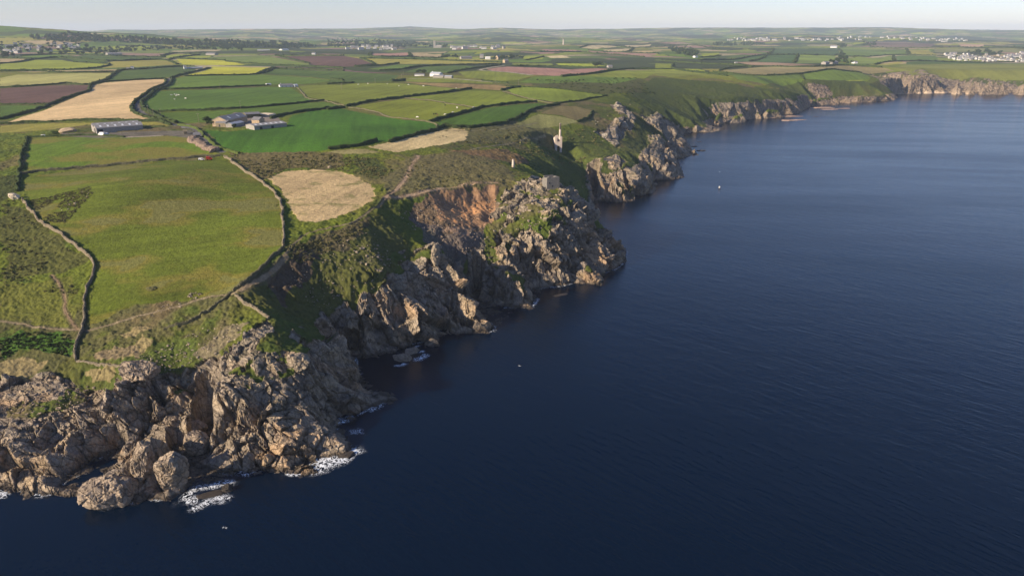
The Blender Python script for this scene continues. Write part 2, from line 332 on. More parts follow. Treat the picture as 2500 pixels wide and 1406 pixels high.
# (outline, colour, streak direction in degrees, label)
FIELDS = [
 ([(66,432),(300,402),(548,390),(590,412),(640,447),(668,470),(684,505),(692,560),(692,602),(640,655),(570,706),(548,718),(470,730),(330,742),(214,800),(213,770),(230,690),(240,650),(222,625),(170,592),(125,556),(95,525),(72,505),(60,470),(58,440)], (.084,.120,.017), 10, 'large rough green pasture between the stone walls nearest the sea'),
 ([(205/2.976,337),(430,332),(455,335),(515,372),(545,382),(300,398),(66,420),(62,400),(70,366)], (.085,.15,.018), 95, 'green rectangular field just below the long grey barn'),
 ([(672,428),(700,418),(780,414),(830,420),(870,432),(905,452),(918,470),(910,490),(870,512),(820,530),(770,543),(735,538),(712,520),(700,490),(684,460),(655,436)], (.46,.335,.165), 75, 'small rounded stubble field beside the path above the scree bowl'),
 ([(500,318),(560,322),(700,305),(712,283),(760,272),(830,265),(900,280),(980,293),(1080,303),(1050,320),(960,345),(920,350),(870,358),(760,372),(600,373),(555,368),(530,348)], BRIGHT, 100, 'vivid green field in front of the farmyard'),
 (A((60,770),(150,735),(320,685),(460,625),(580,575),(660,545),(680,505),(760,485),(1000,465),(1190,458),(1200,480),(1120,520),(1050,565),(985,620),(962,660),(990,700),(1050,730),(1120,752),(650,750),(300,765)), STUB, 60, 'big pale stubble field beside the bending lane'),
 (A((1260,455),(1430,425),(1650,430),(1900,425),(2250,445),(2420,470),(2250,490),(1960,500),(1500,522),(1150,532),(1180,510),(1240,490)), MIDG, 90, 'flat green field left of the white bungalow'),
 (A((1150,545),(1500,535),(1950,515),(2110,520),(2200,575),(2230,600),(2340,608),(2000,640),(1650,665),(1080,690),(1050,660),(1040,625),(1090,580)), (.06,.12,.02), 85, 'long green field with white animals above the farm'),
 (A((1100,705),(1650,685),(2350,622),(2480,650),(2350,670),(2100,705),(1950,740),(1880,700),(1600,715),(1560,770),(1290,775)), (.07,.13,.02), 85, 'narrow green strip field behind the farm sheds'),
 (A((0,795),(300,780),(1160,768),(1280,795),(1030,790),(960,775),(640,790),(400,820),(0,850)), OLIVE, 90, 'dull green strip behind the long grey barn'),
 (A((0,650),(370,648),(420,620),(300,665),(150,710),(0,745)), (.06,.115,.022), 90, None),
 (A((0,525),(400,505),(590,502),(640,505),(645,540),(560,565),(370,635),(0,638)), SOIL, 70, 'dark ploughed field left of the stubble'),
 (A((0,450),(120,425),(600,415),(800,415),(800,435),(640,492),(500,488),(0,515)), (.34,.32,.10), 95, None),
 (A((60,402),(500,394),(860,388),(860,402),(250,408)), TAN, 90, None),
 (A((0,350),(260,318),(450,320),(540,335),(760,348),(700,375),(450,390),(150,395),(0,398)), LIME, 95, None),
 (A((0,310),(245,310),(190,328),(0,343)), TAN, 90, None),
 (A((150,290),(420,280),(550,290),(440,300),(250,312)), MIDG, 90, None),
 (A((460,300),(700,292),(1200,300),(1100,318),(850,323),(700,335),(560,332)), DARKG, 90, None),
 (A((760,345),(840,325),(1100,320),(1210,325),(1290,352),(1000,370),(740,380)), OLIVE, 90, None),
 (A((860,400),(1000,390),(1440,378),(1400,400),(1240,440),(1000,462),(780,472)), DARKG, 90, 'dark green field above the stubble'),
 (A((1280,312),(1430,305),(1640,322),(1780,355),(1500,358),(1330,352)), YEL, 90, None),
 (A((1540,365),(1970,374),(1950,395),(1850,418),(1600,428),(1340,433),(1480,400)), YEL, 90, 'bright yellow flowering field'),
 (A((1180,290),(1280,275),(1450,280),(1300,300),(1240,308)), LIME, 90, None),
 (A((1570,295),(1900,285),(2000,300),(2240,345),(2250,355),(1800,340),(1630,325),(1500,305)), (.10,.15,.04), 90, None),
 (A((2050,292),(2500,290))+B((240,310),(330,350),(200,365),(0,372))+A((2260,350),(2000,300)), SOIL, 90, 'brown ploughed field in the middle distance'),
 (A((2000,365),(2500,385))+B((200,400),(490,415),(200,412),(0,400))+A((2000,375)), (.14,.085,.07), 90, None),
 (A((1900,420),(2000,385),(2500,400))+B((300,415),(520,430),(470,470),(190,485),(0,480))+A((2400,462),(2250,440)), DARKG, 90, None),
 (A((2150,510),(2280,500),(2500,500))+B((190,490),(500,488),(850,520),(1010,530),(550,580),(300,610),(140,650),(60,620))+A((2400,615),(2240,590)), PASTURE, 80, 'broad pasture with grazing cattle right of the bungalow'),
 (B((180,655),(560,600),(760,620),(1060,668),(850,735),(740,762),(600,742),(450,728),(330,685)), (.135,.175,.022), 80, 'sloping pasture with white and black cattle'),
 (B((580,592),(1040,540),(1260,545),(1380,590),(1620,636),(1520,620),(1340,628),(1150,650),(1070,660),(760,610)), (.12,.165,.022), 80, 'pasture behind the long dark hedge'),
 (B((800,770),(1000,712),(1150,672),(1350,645),(1520,632),(1640,648),(1560,655),(1440,695),(1300,765),(1180,770),(1050,805),(860,800)), (.06,.13,.018), 80, 'green field below the cattle pasture'),
 (B((1300,525),(1400,505),(1600,525),(1850,553),(2030,582),(1850,600),(1650,625),(1480,600),(1340,560)), (.125,.18,.026), 90, 'smooth pale green field at the clifftop corner'),
 (B((1360,782),(1530,712),(1690,728),(1830,768),(1700,798),(1540,815),(1450,805)), (.24,.235,.075), 90, 'small dry diamond shaped field above the tall chimney'),
 (B((1545,705),(1690,652),(1800,655),(1930,690),(1880,740),(1820,762),(1700,722)), (.16,.13,.05), 90, None),
 (B((290,950),(440,918),(650,865),(900,815),(1000,825),(1020,850),(1000,900),(800,940),(500,990),(350,965)), (.50,.385,.185), 75, 'tapering stubble field under the vivid green field'),
 (B((0,985),(150,965),(280,965),(400,990),(100,1005)), (.30,.26,.10), 90, None),
 (B((560,480),(900,490),(1200,500),(1380,518),(1260,540),(1040,525),(880,520)), (.26,.18,.07), 90, None),
 (B((560,475),(600,445),(900,450),(1200,470),(1200,492),(900,482)), PASTURE, 90, None),
 (B((950,405),(1120,395),(1300,410),(1480,430),(1390,462),(1250,475),(1000,440)), PASTURE, 90, None),
 (B((1150,385),(1300,367),(1600,378),(1900,395),(1970,408),(1720,438),(1500,425),(1200,398)), RED, 90, 'reddish bare field with a pale track along its edge'),
 (B((560,405),(700,368),(980,358),(1130,372),(960,395),(870,412)), DARKG, 90, None),
 (B((290,385),(520,352),(700,355),(550,390),(400,392)), MIDG, 90, None),
 (B((240,310),(600,312),(1100,322),(1280,340),(1000,350),(620,348),(340,350)), OLIVE, 90, None),
 (B((320,275),(580,272),(590,292),(320,290)), RED, 90, None),
 (B((610,275),(830,280),(820,302),(610,298)), TAN, 90, None),
 (B((1390,480),(1500,440),(1800,430),(2170,440),(2250,455),(2100,490),(1800,480),(1560,490)), MIDG, 90, None),
 (B((1780,435),(2100,395),(2500,390))+D((0,390),(130,410),(0,390))+B((2300,455)), PASTURE, 90, None),
 (B((1340,340),(1630,345),(1650,365),(1350,365)), PASTURE, 90, None),
 (B((1660,345),(1940,345),(2020,365),(1700,368)), (.22,.29,.03), 90, None),
 (B((1780,385),(1960,378),(2150,390),(1980,405),(1900,400)), RED, 90, None),
 (B((1400,295),(1570,292),(1560,315),(1440,320)), LIME, 90, None),
 (B((1590,290),(1700,285),(1770,302),(1620,305)), PALE, 90, None),
 (B((1550,245),(1800,245),(1850,262),(1600,262)), RED, 90, None),
 (B((1840,232),(2000,215),(2150,225),(1950,240)), PALE, 90, None),
 (B((2000,245),(2200,238),(2180,258),(2020,255)), PALE, 90, None),
 (B((1890,250),(2400,275),(2300,295),(1950,270)), (.30,.18,.13), 90, None),
 (B((2160,212),(2350,210),(2330,225),(2180,225)), PALE, 90, None),
 (D((450,368),(700,347),(1300,337),(1560,350),(1620,372),(1300,370),(1000,385),(740,400),(560,390)), (.25,.21,.09), 90, 'long tan strip field above the far green headland'),
 (D((400,382),(560,395),(740,404),(1000,390),(1010,430),(880,470),(760,462),(560,430)), (.075,.125,.025), 90, None),
 (D((1010,388),(1300,374),(1400,384),(1450,430),(1250,435),(1020,430)), (.09,.15,.028), 90, None),
 (D((1660,372),(1580,350),(1700,330),(2500,325),(2500,435),(2330,440),(2150,405),(1850,395),(1730,408)), (.13,.155,.045), 90, 'broad grass sheet above the sandy far cliffs'),
 (D((1490,330),(1650,310),(1700,312),(1580,332)), OLIVE, 90, None),
 (D((1700,310),(2100,308),(2500,325),(1700,328)), DARKG, 90, None),
 (D((740,250),(830,222),(1230,220),(1250,262),(960,268),(700,270)), (.04,.075,.03), 90, None),
 (D((960,270),(1225,268),(1205,318),(940,320)), (.12,.18,.05), 90, None),
 (D((370,300),(700,268),(960,268),(940,315),(640,308)), (.045,.09,.03), 90, None),
 (D((1250,222),(1690,225),(1700,262),(1500,272),(1270,276)), (.08,.13,.035), 90, None),
 (D((1290,282),(1600,266),(1630,302),(1480,322),(1300,318)), (.12,.175,.04), 90, None),
 (D((1640,268),(1900,270),(1920,300),(1640,302)), (.07,.125,.03), 90, None),
 (D((1720,232),(1850,228),(1920,268),(1740,262)), OLIVE, 90, None),
 (D((1890,225),(2500,225),(2500,250),(1900,248)), (.16,.16,.06), 90, None),
 (D((1420,172),(1700,175),(1900,190),(1870,210),(1450,212)), (.15,.11,.08), 90, None),
 (D((2050,190),(2230,190),(2220,210),(2120,210)), (.36,.24,.15), 90, None),
 (D((300,255),(430,250),(440,270),(330,280)), LIME, 90, None),
 (D((540,312),(800,315),(1100,330),(900,340),(640,330)), (.30,.20,.12), 90, None),
 (D((0,320),(110,325),(130,360),(0,362)), PASTURE, 90, None),
 (D((0,368),(200,370),(480,405),(540,425),(240,400),(100,415),(0,400)), (.15,.19,.04), 90, None),
]
# soft patches on open ground: (outline, colour, ragged edge in metres)
HEATH=(.085,.075,.032); HEATHB=(.15,.10,.055); GRASS=(.112,.135,.022); LUSH=(.066,.10,.022); REED=(.25,.195,.09); ORANGE=(.52,.27,.12); EARTH=(.20,.13,.085); DARKH=(.052,.062,.024)
PATCH = [
 ([(600,720),(660,665),(720,620),(900,535),(990,580),(965,640),(945,692),(850,740),(820,775),(700,765)], (.086,.088,.034), 4),
 ([(550,372),(780,372),(830,368),(850,400),(800,412),(700,412),(640,440),(590,405)], (.12,.092,.042), 3),
 ([(860,390),(920,385),(950,420),(920,440),(880,430)], DARKH, 3),
 ([(1000,380),(1200,380),(1250,420),(1240,470),(1000,470),(950,480),(930,440)], (.12,.105,.045), 5),
 ([(90,480),(220,455),(230,470),(200,495),(160,540),(120,545),(70,500)], (.08,.075,.045), 3),
 ([(0,500),(60,510),(150,590),(210,640),(160,660),(0,690)], (.085,.085,.032), 5),
 ([(-60,430),(45,430),(45,470),(-60,520)], DARKH, 3),
 ([(0,700),(170,680),(200,760),(170,800),(0,780)], (.12,.125,.03), 4),
 ([(0,830),(60,810),(180,820),(170,870),(60,850),(0,880)], (.045,.105,.016), 3),
 ([(-20,890),(60,865),(120,880),(90,910),(0,930)], REED, 3),
 ([(205,915),(260,895),(290,905),(270,940),(215,940)], REED, 2.5),
 ([(300,820),(340,800),(380,800),(350,815),(310,832)], REED, 1.5),
 ([(315,850),(350,820),(375,825),(350,860),(300,880)], REED, 2),
 ([(220,870),(330,840),(350,870),(280,885),(215,880)], (.20,.15,.085), 2.5),
 ([(470,860),(560,800),(610,790),(560,850),(500,890)], (.19,.155,.09), 3),
 ([(640,690),(700,640),(760,610),(800,650),(740,700),(680,740)], (.09,.062,.045), 4),
 ([(750,590),(850,550),(900,530),(900,560),(850,620),(760,640)], (.10,.08,.04), 4),
 ([(1010,500),(1080,480),(1200,450),(1215,470),(1200,540),(1150,640),(1080,600),(1000,540)], (.15,.095,.065), 4),
 ([(1000,530),(1100,560),(1180,560),(1200,630),(1100,640),(1050,600)], (.12,.10,.085), 4),
 ([(1040,478),(1120,462),(1212,452),(1212,520),(1195,550),(1130,552),(1080,548),(1060,515)], (.30,.175,.095), 3),
 ([(1085,515),(1110,510),(1140,520),(1135,545),(1090,545)], ORANGE, 1.2),
 ([(1135,495),(1200,490),(1200,520),(1150,525),(1125,505)], ORANGE, 1.5),
 ([(1090,555),(1160,560),(1130,575),(1080,565)], (.30,.20,.13), 1.5),
 ([(1540,235),(1600,188),(1700,197),(1850,215),(1940,240),(1850,270),(1750,290),(1700,310),(1600,290)], (.066,.088,.026), 6),
 ([(1300,345),(1440,310),(1500,370),(1600,390),(1560,420),(1440,430),(1340,430),(1260,400)], (.068,.088,.025), 5),
 ([(1560,260),(1660,320),(1690,370),(1630,390),(1560,400),(1500,370),(1560,310)], (.07,.085,.032), 5),
 ([(1110,370),(1240,365),(1300,400),(1250,400),(1160,380)], (.17,.105,.05), 4),
 ([(1060,305),(1340,305),(1370,370),(1200,350),(1050,355)], (.105,.10,.04), 5),
 ([(1290,200),(1580,190),(1560,230),(1440,235),(1300,210)], (.08,.085,.035), 8),
 ([(1900,200),(2060,195),(2150,215),(2000,235),(1880,215)], (.075,.095,.03), 8),
]
# rock faces; everything between the clifftop line and the sea
ROCK = [
 [(-420,960),(-60,940),(0,934),(60,928),(108,921),(147,931),(183,944),(245,947),(281,944),(292,915),(330,893),(392,876),(440,898),(484,905),(500,915),(512,893),(560,855),(600,826),(625,800),(650,780),(690,783),(740,800),(752,830),(830,850),(870,860),(905,1000),(700,1300),(-420,1400)],
 [(815,790),(850,747),(888,729),(946,698),(985,660),(960,630),(925,600),(990,610),(1035,600),(1060,600),(1085,640),(1110,650),(1215,640),(1250,680),(1320,750),(1200,830),(1000,880),(860,880)],
 [(1188,530),(1212,492),(1250,458),(1300,432),(1340,440),(1400,470),(1430,500),(1450,540),(1540,620),(1500,670),(1320,710),(1210,650),(1195,600)],
 [(1428,450),(1450,425),(1490,412),(1560,420),(1600,425),(1590,400),(1620,380),(1640,375),(1720,370),(1690,440),(1610,475),(1450,500)],
 [(1452,322),(1480,315),(1500,300),(1545,283),(1550,300),(1520,325),(1500,350),(1490,352),(1480,335)],
 [(1570,283),(1600,282),(1640,298),(1665,320),(1700,370),(1670,385),(1640,350),(1610,310)],
 [(1490,258),(1530,262),(1545,285),(1510,275)],
 [(2118,180),(2150,183),(2280,183),(2390,193),(2480,200),(2600,200),(2600,230),(2200,236),(2150,205)],
]
GREENS = [[(1270,530),(1300,500),(1340,520),(1345,560),(1330,580),(1290,560)], [(1250,430),(1310,440),(1300,470),(1262,468)], [(1340,480),(1360,470),(1385,500),(1380,540),(1350,520)],
 [(440,915),(490,905),(470,930),(440,950),(415,940)], [(600,880),(625,860),(650,875),(620,900)], [(1475,400),(1530,385),(1560,400),(1500,415)], [(1190,520),(1170,560),(1200,600),(1215,560)]]
SLOPES = [[(585,722),(660,660),(712,620),(800,570),(905,530),(985,560),(1000,590),(965,630),(955,665),(940,696),(888,727),(850,742),(828,775),(760,770),(700,770),(660,765)],
 [(930,500),(1000,470),(1200,455),(1225,480),(1195,520),(1180,600),(1215,640),(1120,652),(1060,590),(1000,560)],
 [(1230,380),(1420,290),(1460,300),(1440,350),(1500,370),(1560,385),(1590,400),(1560,418),(1440,425),(1420,440),(1340,430),(1260,415)],
 [(1540,230),(1640,225),(1700,250),(1730,285),(1660,310),(1600,280),(1560,260)],[(1650,220),(1740,245),(1850,250),(1890,240),(1850,215),(1700,200)]]
CRAGS = [[(1560,279),(1600,278),(1642,293),(1670,322),(1695,365),(1672,380),(1642,352),(1612,322),(1578,302)], [(1450,322),(1480,313),(1500,297),(1545,279),(1553,300),(1527,328),(1503,358),(1478,342)], [(1488,255),(1530,260),(1550,287),(1508,279)],
 [(1585,335),(1640,350),(1702,370),(1692,386),(1655,392),(1682,434),(1605,440),(1607,467),(1560,480),(1460,487),(1433,450),(1468,418),(1540,424),(1565,385)], [(1470,385),(1500,375),(1530,395),(1510,412),(1480,408)]]
# narrow clefts: (line, height at which it was traced, half width m, floor height)
CLEFTS = [([(503,925),(490,945),(468,972),(442,998),(415,1024),(392,1046)], 22, 7.0, .6), ([(432,1075),(450,1100),(462,1130)], 3, 4, .4), 
 ([(1170,690),(1152,725)], 5, 4, .5), ([(290,1090),(262,1100)], 2, 3, .2), ([(1120,690),(1150,740)], 9, 3, 2), ([(1455,470),(1445,450)], 6, 5, 1)]
PATHS = [  # (points, half width m, colour, name)
 ([(0,783),(100,800),(180,806),(213,806),(260,795),(350,770),(440,745),(520,722),(575,712),(640,678),(690,632),(715,600),(745,572),(800,556),(850,545),(880,530),(905,512),(940,484)], .35, (.21,.165,.10), 'path'),
 ([(940,484),(965,465),(990,435),(1005,405),(1022,380)], .9, (.27,.19,.12), 'path'),
 ([(945,482),(1000,478),(1050,465),(1120,455),(1190,447),(1215,447)], .8, (.36,.25,.15), 'path'),
 ([(128,672),(160,720),(158,750),(175,790),(186,806)], .45, (.20,.14,.08), 'path'),
 ([(590,708),(650,672),(700,628)], .8, (.2,.15,.09), 'path'),
 (A((1240,450),(1215,485),(1100,548),(1060,580),(1005,630),(995,662),(1035,702),(1110,738),(1200,772),(1290,792),(1380,800),(1410,825),(1480,885),(1560,945),(1620,985)), 2.2, (.13,.12,.115), 'road'),
 (A((1240,450),(1330,420),(1450,395),(1540,372)), 2.0, (.13,.12,.11), 'road'),
 (B((1280,360),(1160,378),(1115,392),(1300,406),(1480,428)), 2.6, (.36,.31,.22), 'track'),
 (B((600,455),(900,455),(1150,475),(1300,488)), 2.2, (.30,.27,.21), 'track'),
 ([(1150,365),(1200,357),(1240,352),(1330,330)], .6, (.2,.17,.09), 'path'),
 ([(1065,303),(1090,318),(1200,318),(1262,308),(1310,300)], .7, (.22,.2,.1), 'path'),
]
YARDS = [  # bare yards
 (A((870,885),(1190,870),(1190,855),(1050,850),(900,862)), (.33,.27,.20), 'yard'),
 (A((640,850),(1150,835),(1380,830),(1480,890),(1400,900),(1370,885),(1200,865),(700,885),(450,870),(440,850)), (.13,.115,.085), 'yard'),
 (A((1300,785),(1380,785),(1420,812),(1320,812)), (.22,.21,.20), 'yard'),
 (A((1570,790),(1700,700),(2000,705),(2050,770),(1780,800),(1650,810)), (.20,.165,.13), 'yard'),
]
BEACH = [[(2205,235),(2240,227),(2320,223),(2370,224),(2420,226),(2230,232)]]

def dense_(P):
    out = [];
    for a, b in zip(P[:-1], P[1:]):
        n = max(1, int(np.linalg.norm(b-a)/.7)); out += [a+(b-a)*k/n for k in range(n)]
    return np.array(out+[P[-1]])
# ------------------------------------------------------------------ terrain vertices on a fan of rows that widen with distance
ys = [165.0]
while ys[-1] < 17500:
    y = ys[-1]; k = 1/760 if y < 620 else (1/560 if y < 1900 else 1/230)
    ys.append(y*(1+k))
ys = np.array(ys); ss = np.linspace(-1.06, 0.93, 1560)
NR, NS = len(ys), len(ss)
X = (ys[:, None]*ss[None, :]); Y = np.repeat(ys[:, None], NS, 1)
# smooth meander so that rows and columns do not show as a grid
H = base_h(X, Y)
near_land = inside(land_poly, X, Y)
keep = (H > -3.5)
fk = keep[:-1, :-1] | keep[1:, :-1] | keep[:-1, 1:] | keep[1:, 1:]
vm = np.zeros_like(keep); vm[:-1, :-1] |= fk; vm[1:, :-1] |= fk; vm[:-1, 1:] |= fk; vm[1:, 1:] |= fk
idx = -np.ones((NR, NS), np.int64); idx[vm] = np.arange(vm.sum())
x = X[vm]; y = Y[vm]; h = H[vm]; N = len(x)
print('verts', N, NR, NS, time.time()-T0)
def polymask(poly, wx=None, wy=None):
    P = hits(poly); bx = (x > P[:, 0].min()-15) & (x < P[:, 0].max()+15) & (y > P[:, 1].min()-15) & (y < P[:, 1].max()+15)
    m = np.zeros(N, bool); ii = np.nonzero(bx)[0]
    px = x[ii] if wx is None else wx[ii]; py = y[ii] if wy is None else wy[ii]
    m[ii] = inside(P, px, py); return m
def warped(r, seed):
    return x+r*1.6*fbm(x/(r*3), y/(r*3), 3, seed), y+r*1.6*fbm(x/(r*3)+31, y/(r*3)-7, 3, seed+5)
gyv, gxv = np.gradient(Gm, GS)
nx_, ny_ = -samp(gxv, x, y), -samp(gyv, x, y); nrm = np.sqrt(nx_**2+ny_**2+1)
slope = np.hypot(nx_, ny_); nx_, ny_, nz_ = nx_/nrm, ny_/nrm, 1/nrm
t = (y > 2300); slope[t] = 0.1; nx_[t] = 0; ny_[t] = 0; nz_[t] = 1
seaprox = samp(blur((~Gi).astype(np.float32), 14), x, y); seaprox[y > 2500] = 0
nA = fbm(x/23, y/23, 4, 40); nB = fbm(x/7, y/7, 4, 50); nC = fbm(x/90, y/90, 3, 60)
cleft = np.ones(N)
for P, hh_, hw, fl in CLEFTS:
    W = dense_(np.array([at(u, v, hh_) for u, v in P])); b = (x > W[:, 0].min()-30) & (x < W[:, 0].max()+30) & (y > W[:, 1].min()-30) & (y < W[:, 1].max()+30); ii = np.nonzero(b)[0]
    d = np.sqrt(((x[ii, None]-W[None, :, 0])**2+(y[ii, None]-W[None, :, 1])**2).min(1))*(1+.25*fbm(x[ii]/4, y[ii]/4, 2, 77)+.35*fbm(x[ii]/11, y[ii]/11, 2, 78)); k = smooth(hw*.55, hw*1.15, d)
    h[ii] = np.where(h[ii] > fl, fl+(h[ii]-fl)*k, h[ii]); cleft[ii] = np.minimum(cleft[ii], .25+.75*smooth(hw*.8, hw*1.8, d))
# --- rock
rock = np.zeros(N, bool); wx, wy = warped(3, 70)
for P in ROCK: rock |= polymask(P, wx, wy)
rock &= ~((slope < .42) & (nA+.5*nB > .10) & (h > 13))
rock |= (slope > 0.95+.5*nA) & (seaprox > .02) & (nB > -.5) & (slope > 1.15)
rock |= (h < 5+3*nA+ .003*y) & (seaprox > .02) & (slope > .1)
for P in GREENS: rock &= ~(polymask(P, wx, wy) & (nB > -.12))
rock &= ~((h > 22) & (nA + nB*.8 > .26) & (slope < .9))
for P in SLOPES: rock &= ~polymask(P, wx, wy)
for P in CRAGS: rock |= polymask(P, wx, wy) & (nB > -.45)
rock |= cleft < .8
rock |= h < 1.5
# --- ground colour
col = np.zeros((N, 3), np.float32); col[:] = GRASS
def mix(m, c, k=1.0):
    k = (np.asarray(m, np.float32)*k)[:, None]; col[:] = col*(1-k)+np.array(c, np.float32)*k
mix(smooth(-.1, .35, nC+.4*nA), HEATH, .8); mix(smooth(0, .4, nA*.6+nB*.6), LUSH, .7); mix(smooth(.1, .45, fbm(x/33+9, y/33, 4, 80)), HEATHB, .55)
mix(smooth(.35, .8, slope), (.06, .085, .022), .55)
# far patchwork of small fields
fy = y > 1450
fx_, fyy = x[fy], y[fy]
a = .25; ux = (fx_*math.cos(a)+fyy*math.sin(a))+60*fbm(fx_/300, fyy/300, 2, 91); uy = (-fx_*math.sin(a)+fyy*math.cos(a))+60*fbm(fx_/300+8, fyy/300, 2, 93)
Pq = np.c_[ux/190, uy/150, np.full(len(ux), .5)]
q = Pq[:, :2]; i0 = np.floor(q).astype(np.int64); b1 = np.full(len(q), 9.); b2 = np.full(len(q), 9.); cid = np.zeros(len(q)); cid2 = np.zeros(len(q)); z0 = np.zeros(len(q), np.int64)
for dx in (-1, 0, 1):
    for dy in (-1, 0, 1):
        cx, cy = i0[:, 0]+dx, i0[:, 1]+dy
        rx = np.abs(q[:, 0]-(cx+.15+.7*_hash(cx, cy, z0, 101))); ry = np.abs(q[:, 1]-(cy+.15+.7*_hash(cx, cy, z0, 102)))
        d = np.maximum(rx, ry)*.65+(rx+ry)*.35
        m = d < b1; b2 = np.where(m, b1, np.minimum(b2, d)); cid = np.where(m, _hash(cx, cy, z0, 103), cid); cid2 = np.where(m, _hash(cx, cy, z0, 104), cid2); b1 = np.where(m, d, b1)
PAL = np.array([MIDG, PASTURE, DARKG, (.10,.145,.035), (.05,.085,.03), OLIVE, PASTURE, MIDG, TAN, (.24,.15,.11), (.065,.095,.03), LIME, (.13,.15,.05), (.06,.10,.03), (.30,.25,.14), (.045,.07,.028)], np.float32)
pc = PAL[(cid*16).astype(int) % 16]*(.8+.4*cid2[:, None]).astype(np.float32)
wood = (fbm(fx_/420, fyy/420, 4, 111) > .17+.1*smooth(2500, 5000, fyy)*0) | ((b2-b1) < .035+.02*cid2)
moor = smooth(.1, .3, np.exp(-(((fx_+3700)/1700)**2+((fyy-4300)/1000)**2))) if False else 0
pc = np.where(wood[:, None], np.array((.028, .042, .018), np.float32)*(.8+.5*cid[:, None]), pc)
k = smooth(1500, 1800, fyy)[:, None]*(seaprox[fy] < .01)[:, None]
col[fy] = col[fy]*(1-k)+pc*k
fid = np.zeros(N, np.int32)       # 0 open ground
names = {0: ('ground', None)}
nid = 1
for P, c, k in PATCH:
    wx, wy = warped(k, 120+int(k*2)); m = polymask(P, wx, wy); mix(m, c, .85)
streak_all = np.zeros(N, np.float32)
fieldm = np.zeros(N, bool)
for P, c, ang, lab in FIELDS:
    pj = hits(P[:1])[0]; wob = 1.3 if pj[1] < 700 else 0
    m = (polymask(P, *warped(wob, nid)) if wob else polymask(P)) & ~rock
    if not m.any(): continue
    ii = np.nonzero(m)[0]; an = math.radians(ang); xx = x[ii]; yy = y[ii]
    u_ = xx*math.cos(an)+yy*math.sin(an); v_ = -xx*math.sin(an)+yy*math.cos(an)
    sc = 1+yy.mean()/900
    st = fbm(u_/(60*sc), v_/(2.2*sc), 3, nid)*.24+fbm(xx/(35*sc), yy/(35*sc), 4, nid+3)*.30+fbm(xx/(110*sc), yy/(60*sc), 2, nid+5)*.2+fbm(xx/6, yy/6, 3, nid+9)*.13
    cc = np.array(c, np.float32)[None, :]*(1+st[:, None])
    if c[0] > .4:    # green showing through stubble
        g = smooth(.18, .6, fbm(xx/9, yy/5, 4, 300)+.15*fbm(xx/60, yy/60, 2, 301))[:, None]*(.6 if yy.mean() < 500 else .2); cc = cc*(1-g)+np.array((.12,.14,.03), np.float32)*g
    elif .07 < c[0] < .12 and c[1] > .1 and yy.mean() < 700:
        g = smooth(-.05, .35, fbm(xx/40, yy/22, 4, 310))[:, None]*.7; cc = cc*(1-g)+np.array((.165,.145,.045), np.float32)*g
    col[ii] = cc; fid[ii] = 0 if lab is None else nid; fieldm |= m
    if lab: names[nid] = ('field', lab); nid += 1
def polydist(P):
    d = np.full(N, 1e9); b = (x > P[:, 0].min()-12) & (x < P[:, 0].max()+12) & (y > P[:, 1].min()-12) & (y < P[:, 1].max()+12); ii = np.nonzero(b)[0]
    xx, yy = x[ii], y[ii]; dd = np.full(len(ii), 1e9)
    for a, c in zip(P[:-1], P[1:]):
        L = c-a; l2 = max(L@L, 1e-6); t = np.clip(((xx-a[0])*L[0]+(yy-a[1])*L[1])/l2, 0, 1)
        dd = np.minimum(dd, (xx-a[0]-t*L[0])**2+(yy-a[1]-t*L[1])**2)
    d[ii] = np.sqrt(dd); return d
def dense(P, step=3.0, wob=0.0):
    """Catmull-Rom through the traced points"""
    P = np.asarray(P, float); Q = np.vstack([2*P[0]-P[1], P, 2*P[-1]-P[-2]]); out = []
    for i in range(1, len(Q)-2):
        a, b, c, d = Q[i-1], Q[i], Q[i+1], Q[i+2]; n = max(1, int(np.linalg.norm(c-b)/step))
        for k in range(n):
            t = k/n; out.append(.5*((2*b)+(c-a)*t+(2*a-5*b+4*c-d)*t*t+(-a+3*b-3*c+d)*t**3))
    out.append(P[-1]); out = np.array(out)
    if wob: out = out+wob*np.c_[fbm(out[:, 0]/9, out[:, 1]/9, 2, 5), fbm(out[:, 0]/9+50, out[:, 1]/9, 2, 6)]
    return out
for P, c, nm in YARDS:
    m = polymask(P); mix(m, c); col[m] *= (1+.4*nB[m])[:, None]; fid[m] = nid; names[nid] = (nm, None); nid += 1
for P, hw, c, nm in PATHS:
    W = dense(hits(P), 4 if hits(P)[0][1] < 700 else 12, .8); d = polydist(W); hwv = hw*(1+.5*nB)+y*.0004
    m = d < hwv; mix(m, c); col[m] *= (1+.5*nB[m])[:, None]; fid[m] = nid; names[nid] = (nm, None); nid += 1; rock &= ~m
    mm = (d < hwv*2.4) & ~m & ~rock; mix(mm, np.array(c)*.6, .45)
beach = np.zeros(N, bool)
for P in BEACH: beach |= polymask(P) & (h < 5)
rock &= ~beach; fid[beach] = nid; names[nid] = ('beach', None); nid += 1; col[beach] = (.50, .38, .26)
gr = (col[:, 1] > col[:, 0]) & ~rock
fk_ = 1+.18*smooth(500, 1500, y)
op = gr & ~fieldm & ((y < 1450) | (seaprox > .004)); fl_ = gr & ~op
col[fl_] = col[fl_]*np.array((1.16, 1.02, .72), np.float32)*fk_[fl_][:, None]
col[op] = col[op]*np.array((1.0, 1.0, .72), np.float32)*(1-.18*smooth(700, 1000, y[op]))[:, None]
